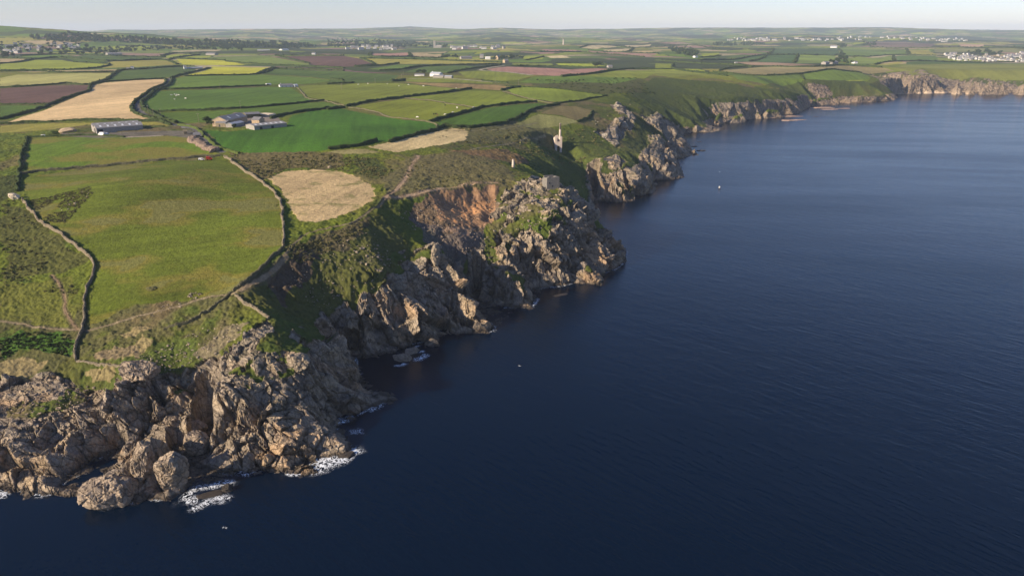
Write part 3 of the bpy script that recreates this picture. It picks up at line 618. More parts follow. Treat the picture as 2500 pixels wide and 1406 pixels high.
# --- rock colour
ri = rock
cr = np.zeros((ri.sum(), 3), np.float32); hr = h[ri]; n1 = fbm(x[ri]/11, (y[ri]+h[ri])/11, 4, 130); n2 = fbm(x[ri]/3.5, (y[ri]+1.3*h[ri])/3.5, 3, 140)
cr[:] = (.36, .29, .21); 
def rmix(k, c):
    k = np.asarray(k, np.float32)[:, None]; cr[:] = cr*(1-k)+np.array(c, np.float32)*k
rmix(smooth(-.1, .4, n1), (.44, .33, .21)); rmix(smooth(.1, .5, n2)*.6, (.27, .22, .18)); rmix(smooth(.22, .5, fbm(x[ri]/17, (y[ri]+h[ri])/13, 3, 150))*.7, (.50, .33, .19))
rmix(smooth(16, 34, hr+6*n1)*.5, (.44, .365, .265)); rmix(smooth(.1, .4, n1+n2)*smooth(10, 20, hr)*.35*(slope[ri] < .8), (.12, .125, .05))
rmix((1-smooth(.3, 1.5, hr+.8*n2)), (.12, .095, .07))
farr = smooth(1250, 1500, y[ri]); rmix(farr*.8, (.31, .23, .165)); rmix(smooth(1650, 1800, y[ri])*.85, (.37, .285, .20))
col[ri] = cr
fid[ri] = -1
# --- displacement
P3 = np.c_[x, y, h].astype(np.float64)
disp = np.zeros(N)
ri = np.nonzero(rock | ((seaprox > .05) & (slope > .7)))[0]; wgt = np.where(rock[ri], 1.0, .25)
Pr = P3[ri]+2.2*np.c_[fbm(P3[ri, 0]/15, P3[ri, 1]/15, 2, 160), fbm(P3[ri, 1]/15, P3[ri, 0]/15, 2, 161), fbm(P3[ri, 0]/15, P3[ri, 2]/15, 2, 162)]
ca, sa = math.cos(.5), math.sin(.5)
Pr = np.c_[Pr[:, 0]*ca+Pr[:, 1]*sa+.35*Pr[:, 2], -Pr[:, 0]*sa+Pr[:, 1]*ca-.25*Pr[:, 2], Pr[:, 2]]
sc = np.clip(P3[ri, 1]/500, 1, 2.6)
low = smooth(0.2, 4.0, P3[ri, 2])*.7+.3
v1, e1 = blocks3(Pr/sc[:, None], 13, 201, 3.2, (1, .8, 1.3)); v2, e2 = blocks3(Pr/sc[:, None], 5.2, 211, 3.0, (1, .75, 1.35)); v3, e3 = blocks3(Pr/sc[:, None], 2.1, 221, 3.0, (1.2, .7, 1.1))
far_ = (1-.7*smooth(1000, 1500, P3[ri, 1]))*np.clip(.25+.95*slope[ri], .32, 1.1)
d = (low*(v1*4.2+v2*1.6)+v3*.4*np.sqrt(sc))*far_-(1.1*np.exp(-(e1/.04)**2)*low+.6*np.exp(-(e2/.045)**2))*far_
nr_ = P3[ri, 1] < 420
v4, e4 = blocks3(Pr[nr_], .95, 231, 2.6, (1.4, .8, .8)); d[nr_] += v4*.13-.08*np.exp(-(e4/.06)**2)
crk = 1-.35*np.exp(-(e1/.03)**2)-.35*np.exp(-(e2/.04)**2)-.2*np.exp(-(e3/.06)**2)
cdark = (1+.16*v1+.22*v2+.16*v3)*np.clip(crk, .35, 1)*.76      # block to block colour; cracks darkened to paint in their shade and dirt
calm = np.ones(N)
for P, k in (([(-60,936),(110,922),(180,945),(275,948),(270,985),(200,1015),(100,1025),(-60,1030)], .35), ([(560,915),(640,850),(730,860),(840,900),(860,940),(800,985),(690,990),(600,960)], .55), ([(700,1000),(800,985),(850,1060),(830,1100),(740,1110)], .6), ([(870,955),(965,955),(950,985),(860,1000)], .3)):
    calm[polymask(P, *warped(3, 71))] = k
disp[ri] = d*wgt*cleft[ri]*calm[ri]
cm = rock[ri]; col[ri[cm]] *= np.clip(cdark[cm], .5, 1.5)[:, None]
gi = np.nonzero(~rock)[0]
rough = np.where(fieldm[gi], .12, 1.0)*np.where(y[gi] < 1900, 1, 0)*np.where(fid[gi] > 0, .15, 1)
disp[gi] += rough*((.9-.6*smooth(.3, .7, slope[gi]))*fbm(x[gi]/16, y[gi]/16, 3, 240)+.75*fbm(x[gi]/4.2, y[gi]/4.2, 3, 250)+.45*fbm(x[gi]/1.4, y[gi]/1.4, 2, 260))*np.where(inland_v := samp(inland, x[gi], y[gi]) > .9, .75, 1.1)
disp[gi] += np.where(y[gi] > 3000, 7*np.maximum(0, fbm(x[gi]/130, y[gi]/130, 3, 270)), 0)
VX = x+nx_*disp; VY = y+ny_*disp; VZ = h+nz_*disp
VZ = np.where(near_land[vm] & (h > 1.0), np.maximum(VZ, .35), VZ)
FZ = np.full((NR, NS), -9.0); FZ[vm] = VZ
print('displaced', time.time()-T0)
def ground_z(px, py):
    px = np.asarray(px, float); py = np.asarray(py, float)
    j = np.clip((px/py-ss[0])/(ss[1]-ss[0]), 0, NS-1.001); i = np.clip(np.interp(py, ys, np.arange(NR)), 0, NR-1.001)
    j0 = j.astype(int); i0 = i.astype(int); fj = j-j0; fi = i-i0
    return (FZ[i0, j0]*(1-fj)+FZ[i0, j0+1]*fj)*(1-fi)+(FZ[i0+1, j0]*(1-fj)+FZ[i0+1, j0+1]*fj)*fi

# ------------------------------------------------------------------ materials
def mat(name):
    m = bpy.data.materials.new(name); m.use_nodes = True; n = m.node_tree; b = n.nodes['Principled BSDF']
    b.inputs['Roughness'].default_value = .9; b.inputs['Specular IOR Level'].default_value = .15; return m, n, b
def nn(n, t, **kw):
    o = n.nodes.new(t)
    for k, v in kw.items():
        if k in o.inputs: o.inputs[k].default_value = v
        else: setattr(o, k, v)
    return o
def noisy(name, base, var=.35, scale=1.0, bump=.4, bd=.2, rough=.9, attr=None, det=6, scale2=None):
    """diffuse surface whose colour (given or from an attribute) is varied by noise in metres"""
    m, n, b = mat(name); L = n.links
    tc = nn(n, 'ShaderNodeTexCoord'); geo = nn(n, 'ShaderNodeNewGeometry')
    t1 = nn(n, 'ShaderNodeTexNoise', Scale=scale, Detail=float(det), Roughness=.65); L.new(geo.outputs['Position'], t1.inputs['Vector'])
    mr = nn(n, 'ShaderNodeMapRange'); mr.inputs[1].default_value = .3; mr.inputs[2].default_value = .7; mr.inputs[3].default_value = 1-var; mr.inputs[4].default_value = 1+var
    L.new(t1.outputs['Fac'], mr.inputs[0])
    vm_ = nn(n, 'ShaderNodeVectorMath', operation='SCALE'); L.new(mr.outputs[0], vm_.inputs['Scale'])
    if attr:
        a_ = nn(n, 'ShaderNodeAttribute', attribute_name=attr); L.new(a_.outputs['Color'], vm_.inputs[0])
    else: vm_.inputs[0].default_value = base
    L.new(vm_.outputs[0], b.inputs['Base Color']); b.inputs['Roughness'].default_value = rough
    if bump:
        bp = nn(n, 'ShaderNodeBump', Strength=bump, Distance=bd); t2 = nn(n, 'ShaderNodeTexNoise', Scale=scale2 or scale*1.7, Detail=float(det), Roughness=.7); L.new(geo.outputs['Position'], t2.inputs['Vector'])
        L.new(t2.outputs['Fac'], bp.inputs['Height']); L.new(bp.outputs[0], b.inputs['Normal'])
    return m
M = {}
M['land'] = noisy('grassland', None, .32, .55, .9, .8, .95, 'Col', 5, .45)
M['rock'] = noisy('granite', None, .30, 1.6, .6, .12, .88, 'Col', 8, 1.8)
def add_joints(m_, scales=((.16, .45), (.5, .22)), facet=((.28, .55), (.95, .40))):
    '''jointed granite: planes of differing tilt parted by narrow cracks'''
    n = m_.node_tree; L = n.links; b = n.nodes['Principled BSDF']; geo = [q for q in n.nodes if q.type == 'NEW_GEOMETRY'][0]
    mp = nn(n, 'ShaderNodeMapping', vector_type='TEXTURE'); mp.inputs['Rotation'].default_value = (.5, .25, -.7); mp.inputs['Scale'].default_value = (1.5, .75, 1.1); L.new(geo.outputs['Position'], mp.inputs['Vector'])
    dn = nn(n, 'ShaderNodeTexNoise', Scale=.25, Detail=3.0); L.new(mp.outputs[0], dn.inputs['Vector']); va = nn(n, 'ShaderNodeVectorMath', operation='MULTIPLY_ADD'); L.new(dn.outputs['Color'], va.inputs[0]); va.inputs[1].default_value = (1.1, 1.1, 1.1); L.new(mp.outputs[0], va.inputs[2])
    bump0 = b.inputs['Normal'].links[0].from_node; cin = b.inputs['Base Color'].links[0].from_socket; nin = geo.outputs['Normal']
    for sc_, k_ in facet:
        vo = nn(n, 'ShaderNodeTexVoronoi', feature='F1', Scale=sc_); L.new(va.outputs[0], vo.inputs['Vector'])
        sb = nn(n, 'ShaderNodeVectorMath', operation='SUBTRACT'); L.new(vo.outputs['Color'], sb.inputs[0]); sb.inputs[1].default_value = (.5, .5, .5)
        ma = nn(n, 'ShaderNodeVectorMath', operation='MULTIPLY_ADD'); L.new(sb.outputs[0], ma.inputs[0]); ma.inputs[1].default_value = (k_*2, k_*2, k_*2); L.new(nin, ma.inputs[2])
        no = nn(n, 'ShaderNodeVectorMath', operation='NORMALIZE'); L.new(ma.outputs[0], no.inputs[0]); nin = no.outputs[0]
    L.new(nin, bump0.inputs['Normal']); nin = bump0.outputs[0]
    for sc_, dist in scales:
        vo = nn(n, 'ShaderNodeTexVoronoi', feature='DISTANCE_TO_EDGE', Scale=sc_); L.new(va.outputs[0], vo.inputs['Vector'])
        mr = nn(n, 'ShaderNodeMapRange'); mr.inputs[2].default_value = .035; L.new(vo.outputs['Distance'], mr.inputs[0])
        bp = nn(n, 'ShaderNodeBump', Strength=.8, Distance=dist); L.new(mr.outputs[0], bp.inputs['Height']); L.new(nin, bp.inputs['Normal']); nin = bp.outputs[0]
        mr2 = nn(n, 'ShaderNodeMapRange'); mr2.inputs[2].default_value = .03; mr2.inputs[3].default_value = .62; L.new(vo.outputs['Distance'], mr2.inputs[0])
        vs_ = nn(n, 'ShaderNodeVectorMath', operation='SCALE'); L.new(cin, vs_.inputs[0]); L.new(mr2.outputs[0], vs_.inputs['Scale']); cin = vs_.outputs[0]
    L.new(nin, b.inputs['Normal']); L.new(cin, b.inputs['Base Color'])
add_joints(M['rock'])
def mesh_from(name, verts, faces, material, colors=None, smooth_=True):
    me = bpy.data.meshes.new(name); nv = len(verts); nf = len(faces); k = faces.shape[1]
    me.vertices.add(nv); me.vertices.foreach_set('co', np.asarray(verts, np.float32).ravel())
    me.loops.add(nf*k); me.loops.foreach_set('vertex_index', faces.astype(np.int32).ravel())
    me.polygons.add(nf); me.polygons.foreach_set('loop_start', np.arange(0, nf*k, k, dtype=np.int32)); me.polygons.foreach_set('loop_total', np.full(nf, k, np.int32))
    me.polygons.foreach_set('use_smooth', np.full(nf, smooth_, bool)); me.update()
    if colors is not None:
        ca_ = me.color_attributes.new('Col', 'FLOAT_COLOR', 'POINT'); cc = np.ones((nv, 4), np.float32); cc[:, :3] = colors; ca_.data.foreach_set('color', cc.ravel())
    me.materials.append(material); o = bpy.data.objects.new(name, me); C.objects.link(o); return o
def tag(o, label=None, cat=None, group=None, kind=None):
    if label: o['label'] = label
    if cat: o['category'] = cat
    if group: o['group'] = group
    if kind: o['kind'] = kind
    return o
fi_, fj_ = np.nonzero(fk)
F = np.c_[idx[fi_, fj_], idx[fi_, fj_+1], idx[fi_+1, fj_+1], idx[fi_+1, fj_]]
rk = (fid[F] == -1).sum(1); cls = np.where(rk >= 2, -1, fid[F[:, 0]]); cls = np.where((cls == -1) & (rk < 2), np.max(fid[F], 1), cls)
names[-1] = ('cliff', None)
VV = np.c_[VX, VY, VZ]
GLAB = {'ground': 'rough grass and heather ground of the coast and country', 'cliff': 'granite cliffs and rocky shore', 'beach': 'sandy beach below the far cliffs'}
for c in np.unique(cls):
    ff = F[cls == c]; used, inv = np.unique(ff, return_inverse=True); ff = inv.reshape(ff.shape)
    nm, lab = names[int(c)]
    o = mesh_from(nm, VV[used], ff, M['rock'] if c == -1 else M['land'], np.clip(col[used], .004, .8), c != -1)
    tag(o, lab or GLAB.get(nm), None, None, 'structure')
print('terrain built', time.time()-T0)
# ------------------------------------------------------------------ sea
m, n, b = mat('sea'); L = n.links
b.inputs['Base Color'].default_value = (.0001, .0052, .0165, 1); b.inputs['Roughness'].default_value = .22; b.inputs['IOR'].default_value = 1.33; b.inputs['Specular IOR Level'].default_value = .24; b.inputs['Specular Tint'].default_value = (.48, .80, 1, 1)
geo = nn(n, 'ShaderNodeNewGeometry'); prev = None
for sc_, rot, dist, st, sx in ((.035, -.5, 1.4, .18, 3.0), (.16, -.74, .6, .32, 2.6), (.42, -.82, .34, .7, 4.0), (1.3, -.5, .10, .6, 1.6)):
    mp = nn(n, 'ShaderNodeMapping', vector_type='TEXTURE'); mp.inputs['Rotation'].default_value = (0, 0, rot); mp.inputs['Scale'].default_value = (sx, 1, 1)
    L.new(geo.outputs['Position'], mp.inputs['Vector'])
    tn = nn(n, 'ShaderNodeTexNoise', Scale=sc_, Detail=3.0, Roughness=.55, Distortion=.2); L.new(mp.outputs[0], tn.inputs['Vector'])
    bp = nn(n, 'ShaderNodeBump', Strength=st, Distance=dist); L.new(tn.outputs['Fac'], bp.inputs['Height'])
    if prev: L.new(prev.outputs[0], bp.inputs['Normal'])
    prev = bp
mp = nn(n, 'ShaderNodeMapping', vector_type='TEXTURE'); mp.inputs['Rotation'].default_value = (0, 0, -.12); mp.inputs['Scale'].default_value = (5, 1, 1); L.new(geo.outputs['Position'], mp.inputs['Vector'])
tn = nn(n, 'ShaderNodeTexNoise', Scale=.012, Detail=4.0, Roughness=.6); L.new(mp.outputs[0], tn.inputs['Vector'])
mr = nn(n, 'ShaderNodeMapRange'); mr.inputs[1].default_value = .35; mr.inputs[2].default_value = .65; mr.inputs[3].default_value = .16; mr.inputs[4].default_value = .27; L.new(tn.outputs['Fac'], mr.inputs[0]); L.new(mr.outputs[0], b.inputs['Roughness'])
L.new(prev.outputs[0], b.inputs['Normal'])
M['sea'] = m
o = mesh_from('sea', np.array([(-1500, -300, 0), (20000, -300, 0), (20000, 2600, 0), (-1500, 2600, 0)], float), np.array([[0, 1, 2, 3]]), M['sea']); tag(o, 'deep blue sea with fine wind ripples', None, None, 'structure')
# ------------------------------------------------------------------ object materials
M['wallstone'] = noisy('dry_stone', (.20, .165, .11), .5, 1.6, 1.0, .4, .9)
M['walldark'] = noisy('mossy_stone', (.12, .11, .06), .5, 1.2, 1.0, .5, .9)
M['hedge'] = noisy('hedge_leaves', (.042, .06, .018), .5, .7, 1.0, 1.0, .95)
M['bank'] = noisy('turf_bank', (.075, .10, .022), .45, .8, 1.0, .6, .95)
M['heath'] = noisy('heather_gorse', (.135, .125, .048), .5, .35, 1.0, .6, .95)
M['tree'] = noisy('tree_leaves', (.035, .055, .018), .5, .5, 1.0, 1.0, .95)
M['bark'] = noisy('bark', (.10, .075, .05), .3, 2.0, .5, .1)
M['boulder'] = noisy('lichen_granite', (.34, .275, .195), .45, 1.1, 1.0, .5, .85)
M['warmrock'] = noisy('warm_granite', (.32, .25, .18), .35, 1.0, .7, .35, .88)
M['wetrock'] = noisy('wet_rock', (.055, .045, .035), .4, .9, 1.0, .4, .5)
M['reef'] = noisy('pink_reef', (.36, .25, .18), .3, .3, .6, .3, .8)
M['masonry'] = noisy('mine_masonry', (.56, .46, .37), .22, 1.2, .6, .15, .9)
M['brick'] = noisy('stack_brick', (.42, .34, .28), .2, 1.5, .4, .1, .9)
M['render'] = noisy('white_render', (.72, .70, .66), .06, .5, 0, 0, .9)
M['greywall'] = noisy('grey_render', (.30, .275, .24), .15, .6, .3, .1, .9)
M['slate'] = noisy('slate_roof', (.17, .165, .17), .18, .6, .4, .1, .7)
M['metalroof'] = noisy('fibre_cement_roof', (.25, .24, .23), .14, .4, .3, .1, .8)
M['blueroof'] = noisy('pale_sheet_roof', (.34, .36, .39), .1, .4, .3, .1, .6)
M['ruin'] = noisy('ruin_granite', (.19, .175, .15), .25, 1.0, .6, .15, .9)
M['townwall'] = noisy('town_walls', (.50, .48, .44), .1, .3, 0, 0)
M['bluehull'] = noisy('dark_blue_hull', (.02, .035, .08), .1, 1, 0, 0, .4)
M['glass'] = noisy('dark_opening', (.03, .032, .035), .1, 1, 0, 0, .3)
M['skylight'] = noisy('translucent_sheet', (.62, .64, .64), .05, 1, 0, 0, .5)
M['wood'] = noisy('pole_wood', (.22, .18, .13), .2, 1, 0, 0)
M['white'] = noisy('white_hide', (.75, .70, .62), .05, 1, 0, 0)
M['black'] = noisy('black_hide', (.03, .028, .025), .1, 1, 0, 0)
M['brown'] = noisy('brown_hide', (.22, .12, .06), .1, 1, 0, 0)
M['redpaint'] = noisy('red_paint', (.5, .06, .03), .1, 1, 0, 0, .4)
M['sand'] = noisy('pale_heap', (.38, .29, .19), .2, .6, .8, .3)
M['pinkheap'] = noisy('pink_rubble', (.26, .19, .14), .5, .9, 1.0, .8)
M['straw'] = noisy('silage_pale', (.62, .52, .38), .15, .5, .5, .2)
M['rubber'] = noisy('tyre_rubber', (.025, .025, .025), .1, 1, 0, 0, .8)

add_joints(M['warmrock']); add_joints(M['boulder'], ((.8, .15),), ((.8, .4),)); M['palecrag'] = noisy('pale_crag', (.36, .315, .25), .4, 1.0, .7, .3, .88); add_joints(M['palecrag'])
class MB:
    def __init__(s): s.v = []; s.f = []
    def box(s, c, size, rz=0, taper=1.0):
        b0 = len(s.v); ca, sa = math.cos(rz), math.sin(rz)
        for dz in (-.5, .5):
            k = taper if dz > 0 else 1
            for dx, dy in ((-.5, -.5), (.5, -.5), (.5, .5), (-.5, .5)):
                X_, Y_ = dx*size[0]*k, dy*size[1]*k; s.v.append((c[0]+X_*ca-Y_*sa, c[1]+X_*sa+Y_*ca, c[2]+dz*size[2]))
        for q in ((0, 3, 2, 1), (4, 5, 6, 7), (0, 1, 5, 4), (1, 2, 6, 5), (2, 3, 7, 6), (3, 0, 4, 7)): s.f.append([b0+i for i in q])
        return s
    def prism(s, pts2, axis, a, b_):
        """closed outline pts2 swept from a to b along axis ('x' or 'y')"""
        b0 = len(s.v); n_ = len(pts2)
        for e in (a, b_):
            for p in pts2: s.v.append((e, p[0], p[1]) if axis == 'x' else (p[0], e, p[1]))
        s.f.append(list(range(b0, b0+n_))[::-1]); s.f.append(list(range(b0+n_, b0+2*n_)))
        for i in range(n_): j = (i+1) % n_; s.f.append([b0+i, b0+j, b0+n_+j, b0+n_+i])
        return s
    def rings(s, L_, n_=12):
        """stack of (x, y, z, r) rings, closed"""
        b0 = len(s.v)
        for (cx, cy, cz, r) in L_:
            for k in range(n_): a_ = 2*math.pi*k/n_; s.v.append((cx+r*math.cos(a_), cy+r*math.sin(a_), cz))
        for i in range(len(L_)-1):
            for k in range(n_): j = (k+1) % n_; s.f.append([b0+i*n_+k, b0+i*n_+j, b0+(i+1)*n_+j, b0+(i+1)*n_+k])
        s.f.append([b0+k for k in range(n_)][::-1]); s.f.append([b0+(len(L_)-1)*n_+k for k in range(n_)])
        return s
    def build(s, name, material, parent=None, smooth_=False):
        me = bpy.data.meshes.new(name); me.from_pydata(s.v, [], s.f); me.update()
        if smooth_:
            for p in me.polygons: p.use_smooth = True
        me.materials.append(material); o = bpy.data.objects.new(name, me); C.objects.link(o)
        if parent is not None: o.parent = parent
        return o
def empty(name, loc, rz=0):
    o = bpy.data.objects.new(name, None); C.objects.link(o); o.location = loc; o.rotation_euler = (0, 0, rz); return o
def gz(px, py): return float(ground_z([px], [py])[0])
def P2(u, v): return hits([(u, v)])[0]
def copy_tree(o, parent=None):
    c = o.copy(); C.objects.link(c); c.parent = parent
    for ch in list(o.children): copy_tree(ch, c)
    return c

def clumps(rn, centre, rad, n_, leaf, squash=.8):
    """many small leaf sized triangles spread through a lumpy crown"""
    lobes = [(Vector((rn.uniform(-.5, .5)*rad, rn.uniform(-.5, .5)*rad, rn.uniform(-.3, .45)*rad*squash)), rad*rn.uniform(.45, .7)) for _ in range(7)]
    v, f = [], []
    for k in range(n_):
        c_, r_ = rn.choice(lobes); d = Vector((rn.gauss(0, 1), rn.gauss(0, 1), rn.gauss(0, 1))).normalized(); p = c_+d*r_*rn.uniform(.55, 1.02); p.z *= squash
        a_ = Vector((rn.uniform(-1, 1), rn.uniform(-1, 1), rn.uniform(-1, 1))).normalized()*leaf; b_ = a_.cross(d+Vector((rn.uniform(-.6, .6), rn.uniform(-.6, .6), rn.uniform(-.6, .6)))).normalized()*leaf
        p = p+Vector(centre); i = len(v); v += [tuple(p-a_), tuple(p+b_), tuple(p+a_), tuple(p-b_)]; f.append((i, i+1, i+2, i+3))
    return v, f
def hull_block(rn, size, n_=11):
    """angular granite block: convex hull of points pushed to a rounded box"""
    import bmesh
    bm = bmesh.new()
    for _ in range(n_):
        v = Vector((rn.uniform(-1, 1), rn.uniform(-1, 1), rn.uniform(-1, 1))); m_ = max(abs(v.x), abs(v.y), abs(v.z)); v = v/m_*.75+v.normalized()*.25
        bm.verts.new((v.x*size[0]/2, v.y*size[1]/2, v.z*size[2]/2))
    r_ = bmesh.ops.convex_hull(bm, input=bm.verts); dead = [g for g in r_['geom_interior'] if isinstance(g, bmesh.types.BMVert)]; bmesh.ops.delete(bm, geom=list(set(dead)), context='VERTS')
    bm.verts.ensure_lookup_table(); bm.verts.index_update(); vs_ = [tuple(v.co) for v in bm.verts]; fs = [tuple(v.index for v in f.verts) for f in bm.faces]; bm.free(); return vs_, fs
HB = [hull_block(random.Random(900+i), (1, 1, 1), 13) for i in range(24)]
# ------------------------------------------------------------------ walls and hedges
def sweep(px, name, hgt, wid, material, label, cat, group=None, lump=.35, seed=0, gapy=0):
    W = hits(px); W = W[[True]+[bool(np.hypot(*(W[i]-W[i-1])) > .5) for i in range(1, len(W))]]
    if len(W) < 2: return
    ym = W[:, 1].mean(); step = max(.45, ym/900)
    Q = dense(W, step, .6+ym*.0015); n_ = len(Q)
    T = np.gradient(Q, axis=0); T /= np.maximum(np.linalg.norm(T, axis=1), 1e-6)[:, None]; Nn = np.c_[-T[:, 1], T[:, 0]]
    prof = [(-.62, -.35), (-.5, .45), (-.36, .86), (0, 1.0), (.36, .86), (.5, .45), (.62, -.35)]
    z = ground_z(Q[:, 0], Q[:, 1]); s_ = np.arange(n_)*step; vs = []
    hv = hgt*(1+lump*fbm(s_/(6+ym/150), s_*0+seed*3.1, 3, seed)); wv = wid*(1+lump*.7*fbm(s_/(5+ym/200), s_*0+9+seed, 3, seed+3))
    for k, (a_, b_) in enumerate(prof):
        j = lump*.5*wid*(fbm(s_/1.7, s_*0+k*7.7+seed, 2, seed+k))
        zz = ground_z(Q[:, 0]+Nn[:, 0]*a_*wv, Q[:, 1]+Nn[:, 1]*a_*wv); zz = np.where(zz < -5, z, zz)
        base = z if abs(a_) < .5 else np.minimum(z, zz)
        vs.append(np.c_[Q[:, 0]+Nn[:, 0]*(a_*wv+j), Q[:, 1]+Nn[:, 1]*(a_*wv+j), base+b_*hv+(j*.6 if b_ > 0 else 0)])
    vs = np.stack(vs, 1).reshape(-1, 3); m_ = len(prof); i = np.arange(n_-1)[:, None]*m_+np.arange(m_-1)[None, :]; i = i.ravel()
    f = np.c_[i, i+1, i+m_+1, i+m_][:, ::-1]
    c0 = vs[:m_].mean(0); # end caps
    base_v = len(vs); vs = np.vstack([vs, vs[3]*.5+vs[0]*.25+vs[6]*.25, vs[-4]*.5+vs[-1]*.25+vs[-7]*.25])
    caps = [[k, k+1, base_v, base_v] for k in range(m_-1)]
    me_f = [tuple(q) for q in f]+[(k, k+1, base_v) for k in range(m_-1)]+[((n_-1)*m_+k+1, (n_-1)*m_+k, base_v+1) for k in range(m_-1)]
    rn = random.Random(seed+500); vs = vs.tolist()
    if name == 'hedge':
        sp_ = max(1.5, ym/260)
        for k in range(0, n_, max(1, int(sp_/step))):
            if rn.random() < .25: continue
            hh_ = hv[k]*rn.uniform(.7, 1.35); cl, fc_ = clumps(rn, (Q[k, 0]+rn.uniform(-.4, .4)*wid, Q[k, 1]+rn.uniform(-.4, .4)*wid, z[k]+hh_*.62), max(.8, sp_*.36)*rn.uniform(.6, 1.3), 18, max(.32, sp_*.16), .75)
            i0_ = len(vs); vs += [list(q) for q in cl]; me_f += [tuple(i0_+t for t in g) for g in fc_]
    elif ym < 800:
        for k in range(0, n_, 1 if ym < 450 else 2):
            s_z = rn.uniform(.3, .75)*min(1.2, hgt); hb_, hf_ = HB[rn.randrange(24)]; i0_ = len(vs); an_ = rn.uniform(0, 6.28); ox, oy, oz = Q[k, 0]+rn.uniform(-.45, .45)*wid, Q[k, 1]+rn.uniform(-.45, .45)*wid, z[k]+hv[k]*rn.uniform(.55, 1.02)
            vs += [[ox+s_z*(a[0]*math.cos(an_)-a[1]*math.sin(an_)), oy+s_z*(a[0]*math.sin(an_)+a[1]*math.cos(an_)), oz+a[2]*s_z*.7] for a in hb_]; me_f += [tuple(i0_+t for t in g) for g in hf_]
    vs = np.array(vs)
    org = vs[0].copy(); me = bpy.data.meshes.new(name); me.from_pydata((vs-org).tolist(), [], me_f); me.update(); me.materials.append(material)
    for p in me.polygons: p.use_smooth = name == 'hedge'
    o = bpy.data.objects.new(name, me); C.objects.link(o); o.location = org; tag(o, label, cat, group); return o
WS, WD, HG, BK = M['wallstone'], M['walldark'], M['hedge'], M['bank']
SW = [
 ([(548,383),(570,398),(600,420),(640,447),(668,470),(686,503),(693,550),(697,600)], 1.7, 1.0, WS, 'pale dry stone wall curving between the big green pasture and the rounded stubble field'),
 ([(694,604),(650,645),(600,690),(570,711)], 1.7, 1.3, WD, 'dark stone wall beside the path at the lower right of the big pasture'),
 ([(566,714),(545,730),(500,762),(450,790),(400,808)], 1.0, 1.2, WD, 'low tumbled grass-grown wall below the footpath'),
 ([(573,719),(600,740),(630,762),(655,779)], 1.3, .8, WS, 'short pale stone wall running down to the crag'),
 ([(52,490),(75,515),(95,538),(130,560),(170,590),(205,618),(228,640),(225,670),(212,710),(205,750),(202,790),(190,830),(182,884)], 1.6, .95, M['wallstone'], 'long mossy stone wall winding down the left side of the big pasture'),
 ([(184,886),(230,888),(290,893),(330,897)], .6, .7, WS, 'low broken stone wall just above the rocky shore'),
 (A((140,1150),(360,1125),(640,1100),(1000,1065),(1330,1040),(1600,1017)), 1.8, 1.7, M['walldark'], 'grey stone wall with bushes between the two green fields'),
 (B((150,665),(330,690),(450,735),(600,750),(740,770),(800,790)), 1.0, 1.0, WD, 'pale stone wall between the vivid green field and the sloping cattle pasture'),
 (B((560,595),(760,615),(900,640),(1080,665)), 1.0, .9, WD, 'pale low wall at the top of the sloping cattle pasture'),
 (B((1270,545),(1340,565),(1480,605),(1640,638)), 1.0, .9, WD, 'pale low wall left of the smooth clifftop field'),
 (A((2140,500),(2200,560),(2240,600),(2350,615),(2500,650)), 1.1, 1.1, WD, 'pale wall and hedge dropping from the white bungalow'),
 (A((1300,792),(1420,815),(1490,880),(1560,935),(1660,985),(1740,1000)), 1.9, 2.0, BK, 'grass-topped wall on the right side of the lane below the farm'),
]
for i, (px, hh, ww, m_, lab) in enumerate(SW): sweep(px, 'stone_wall', hh, ww, m_, lab, 'stone wall', 'dry stone walls of the coast fields', .3, i)
FAR = 'dark hedge line between the distant fields'
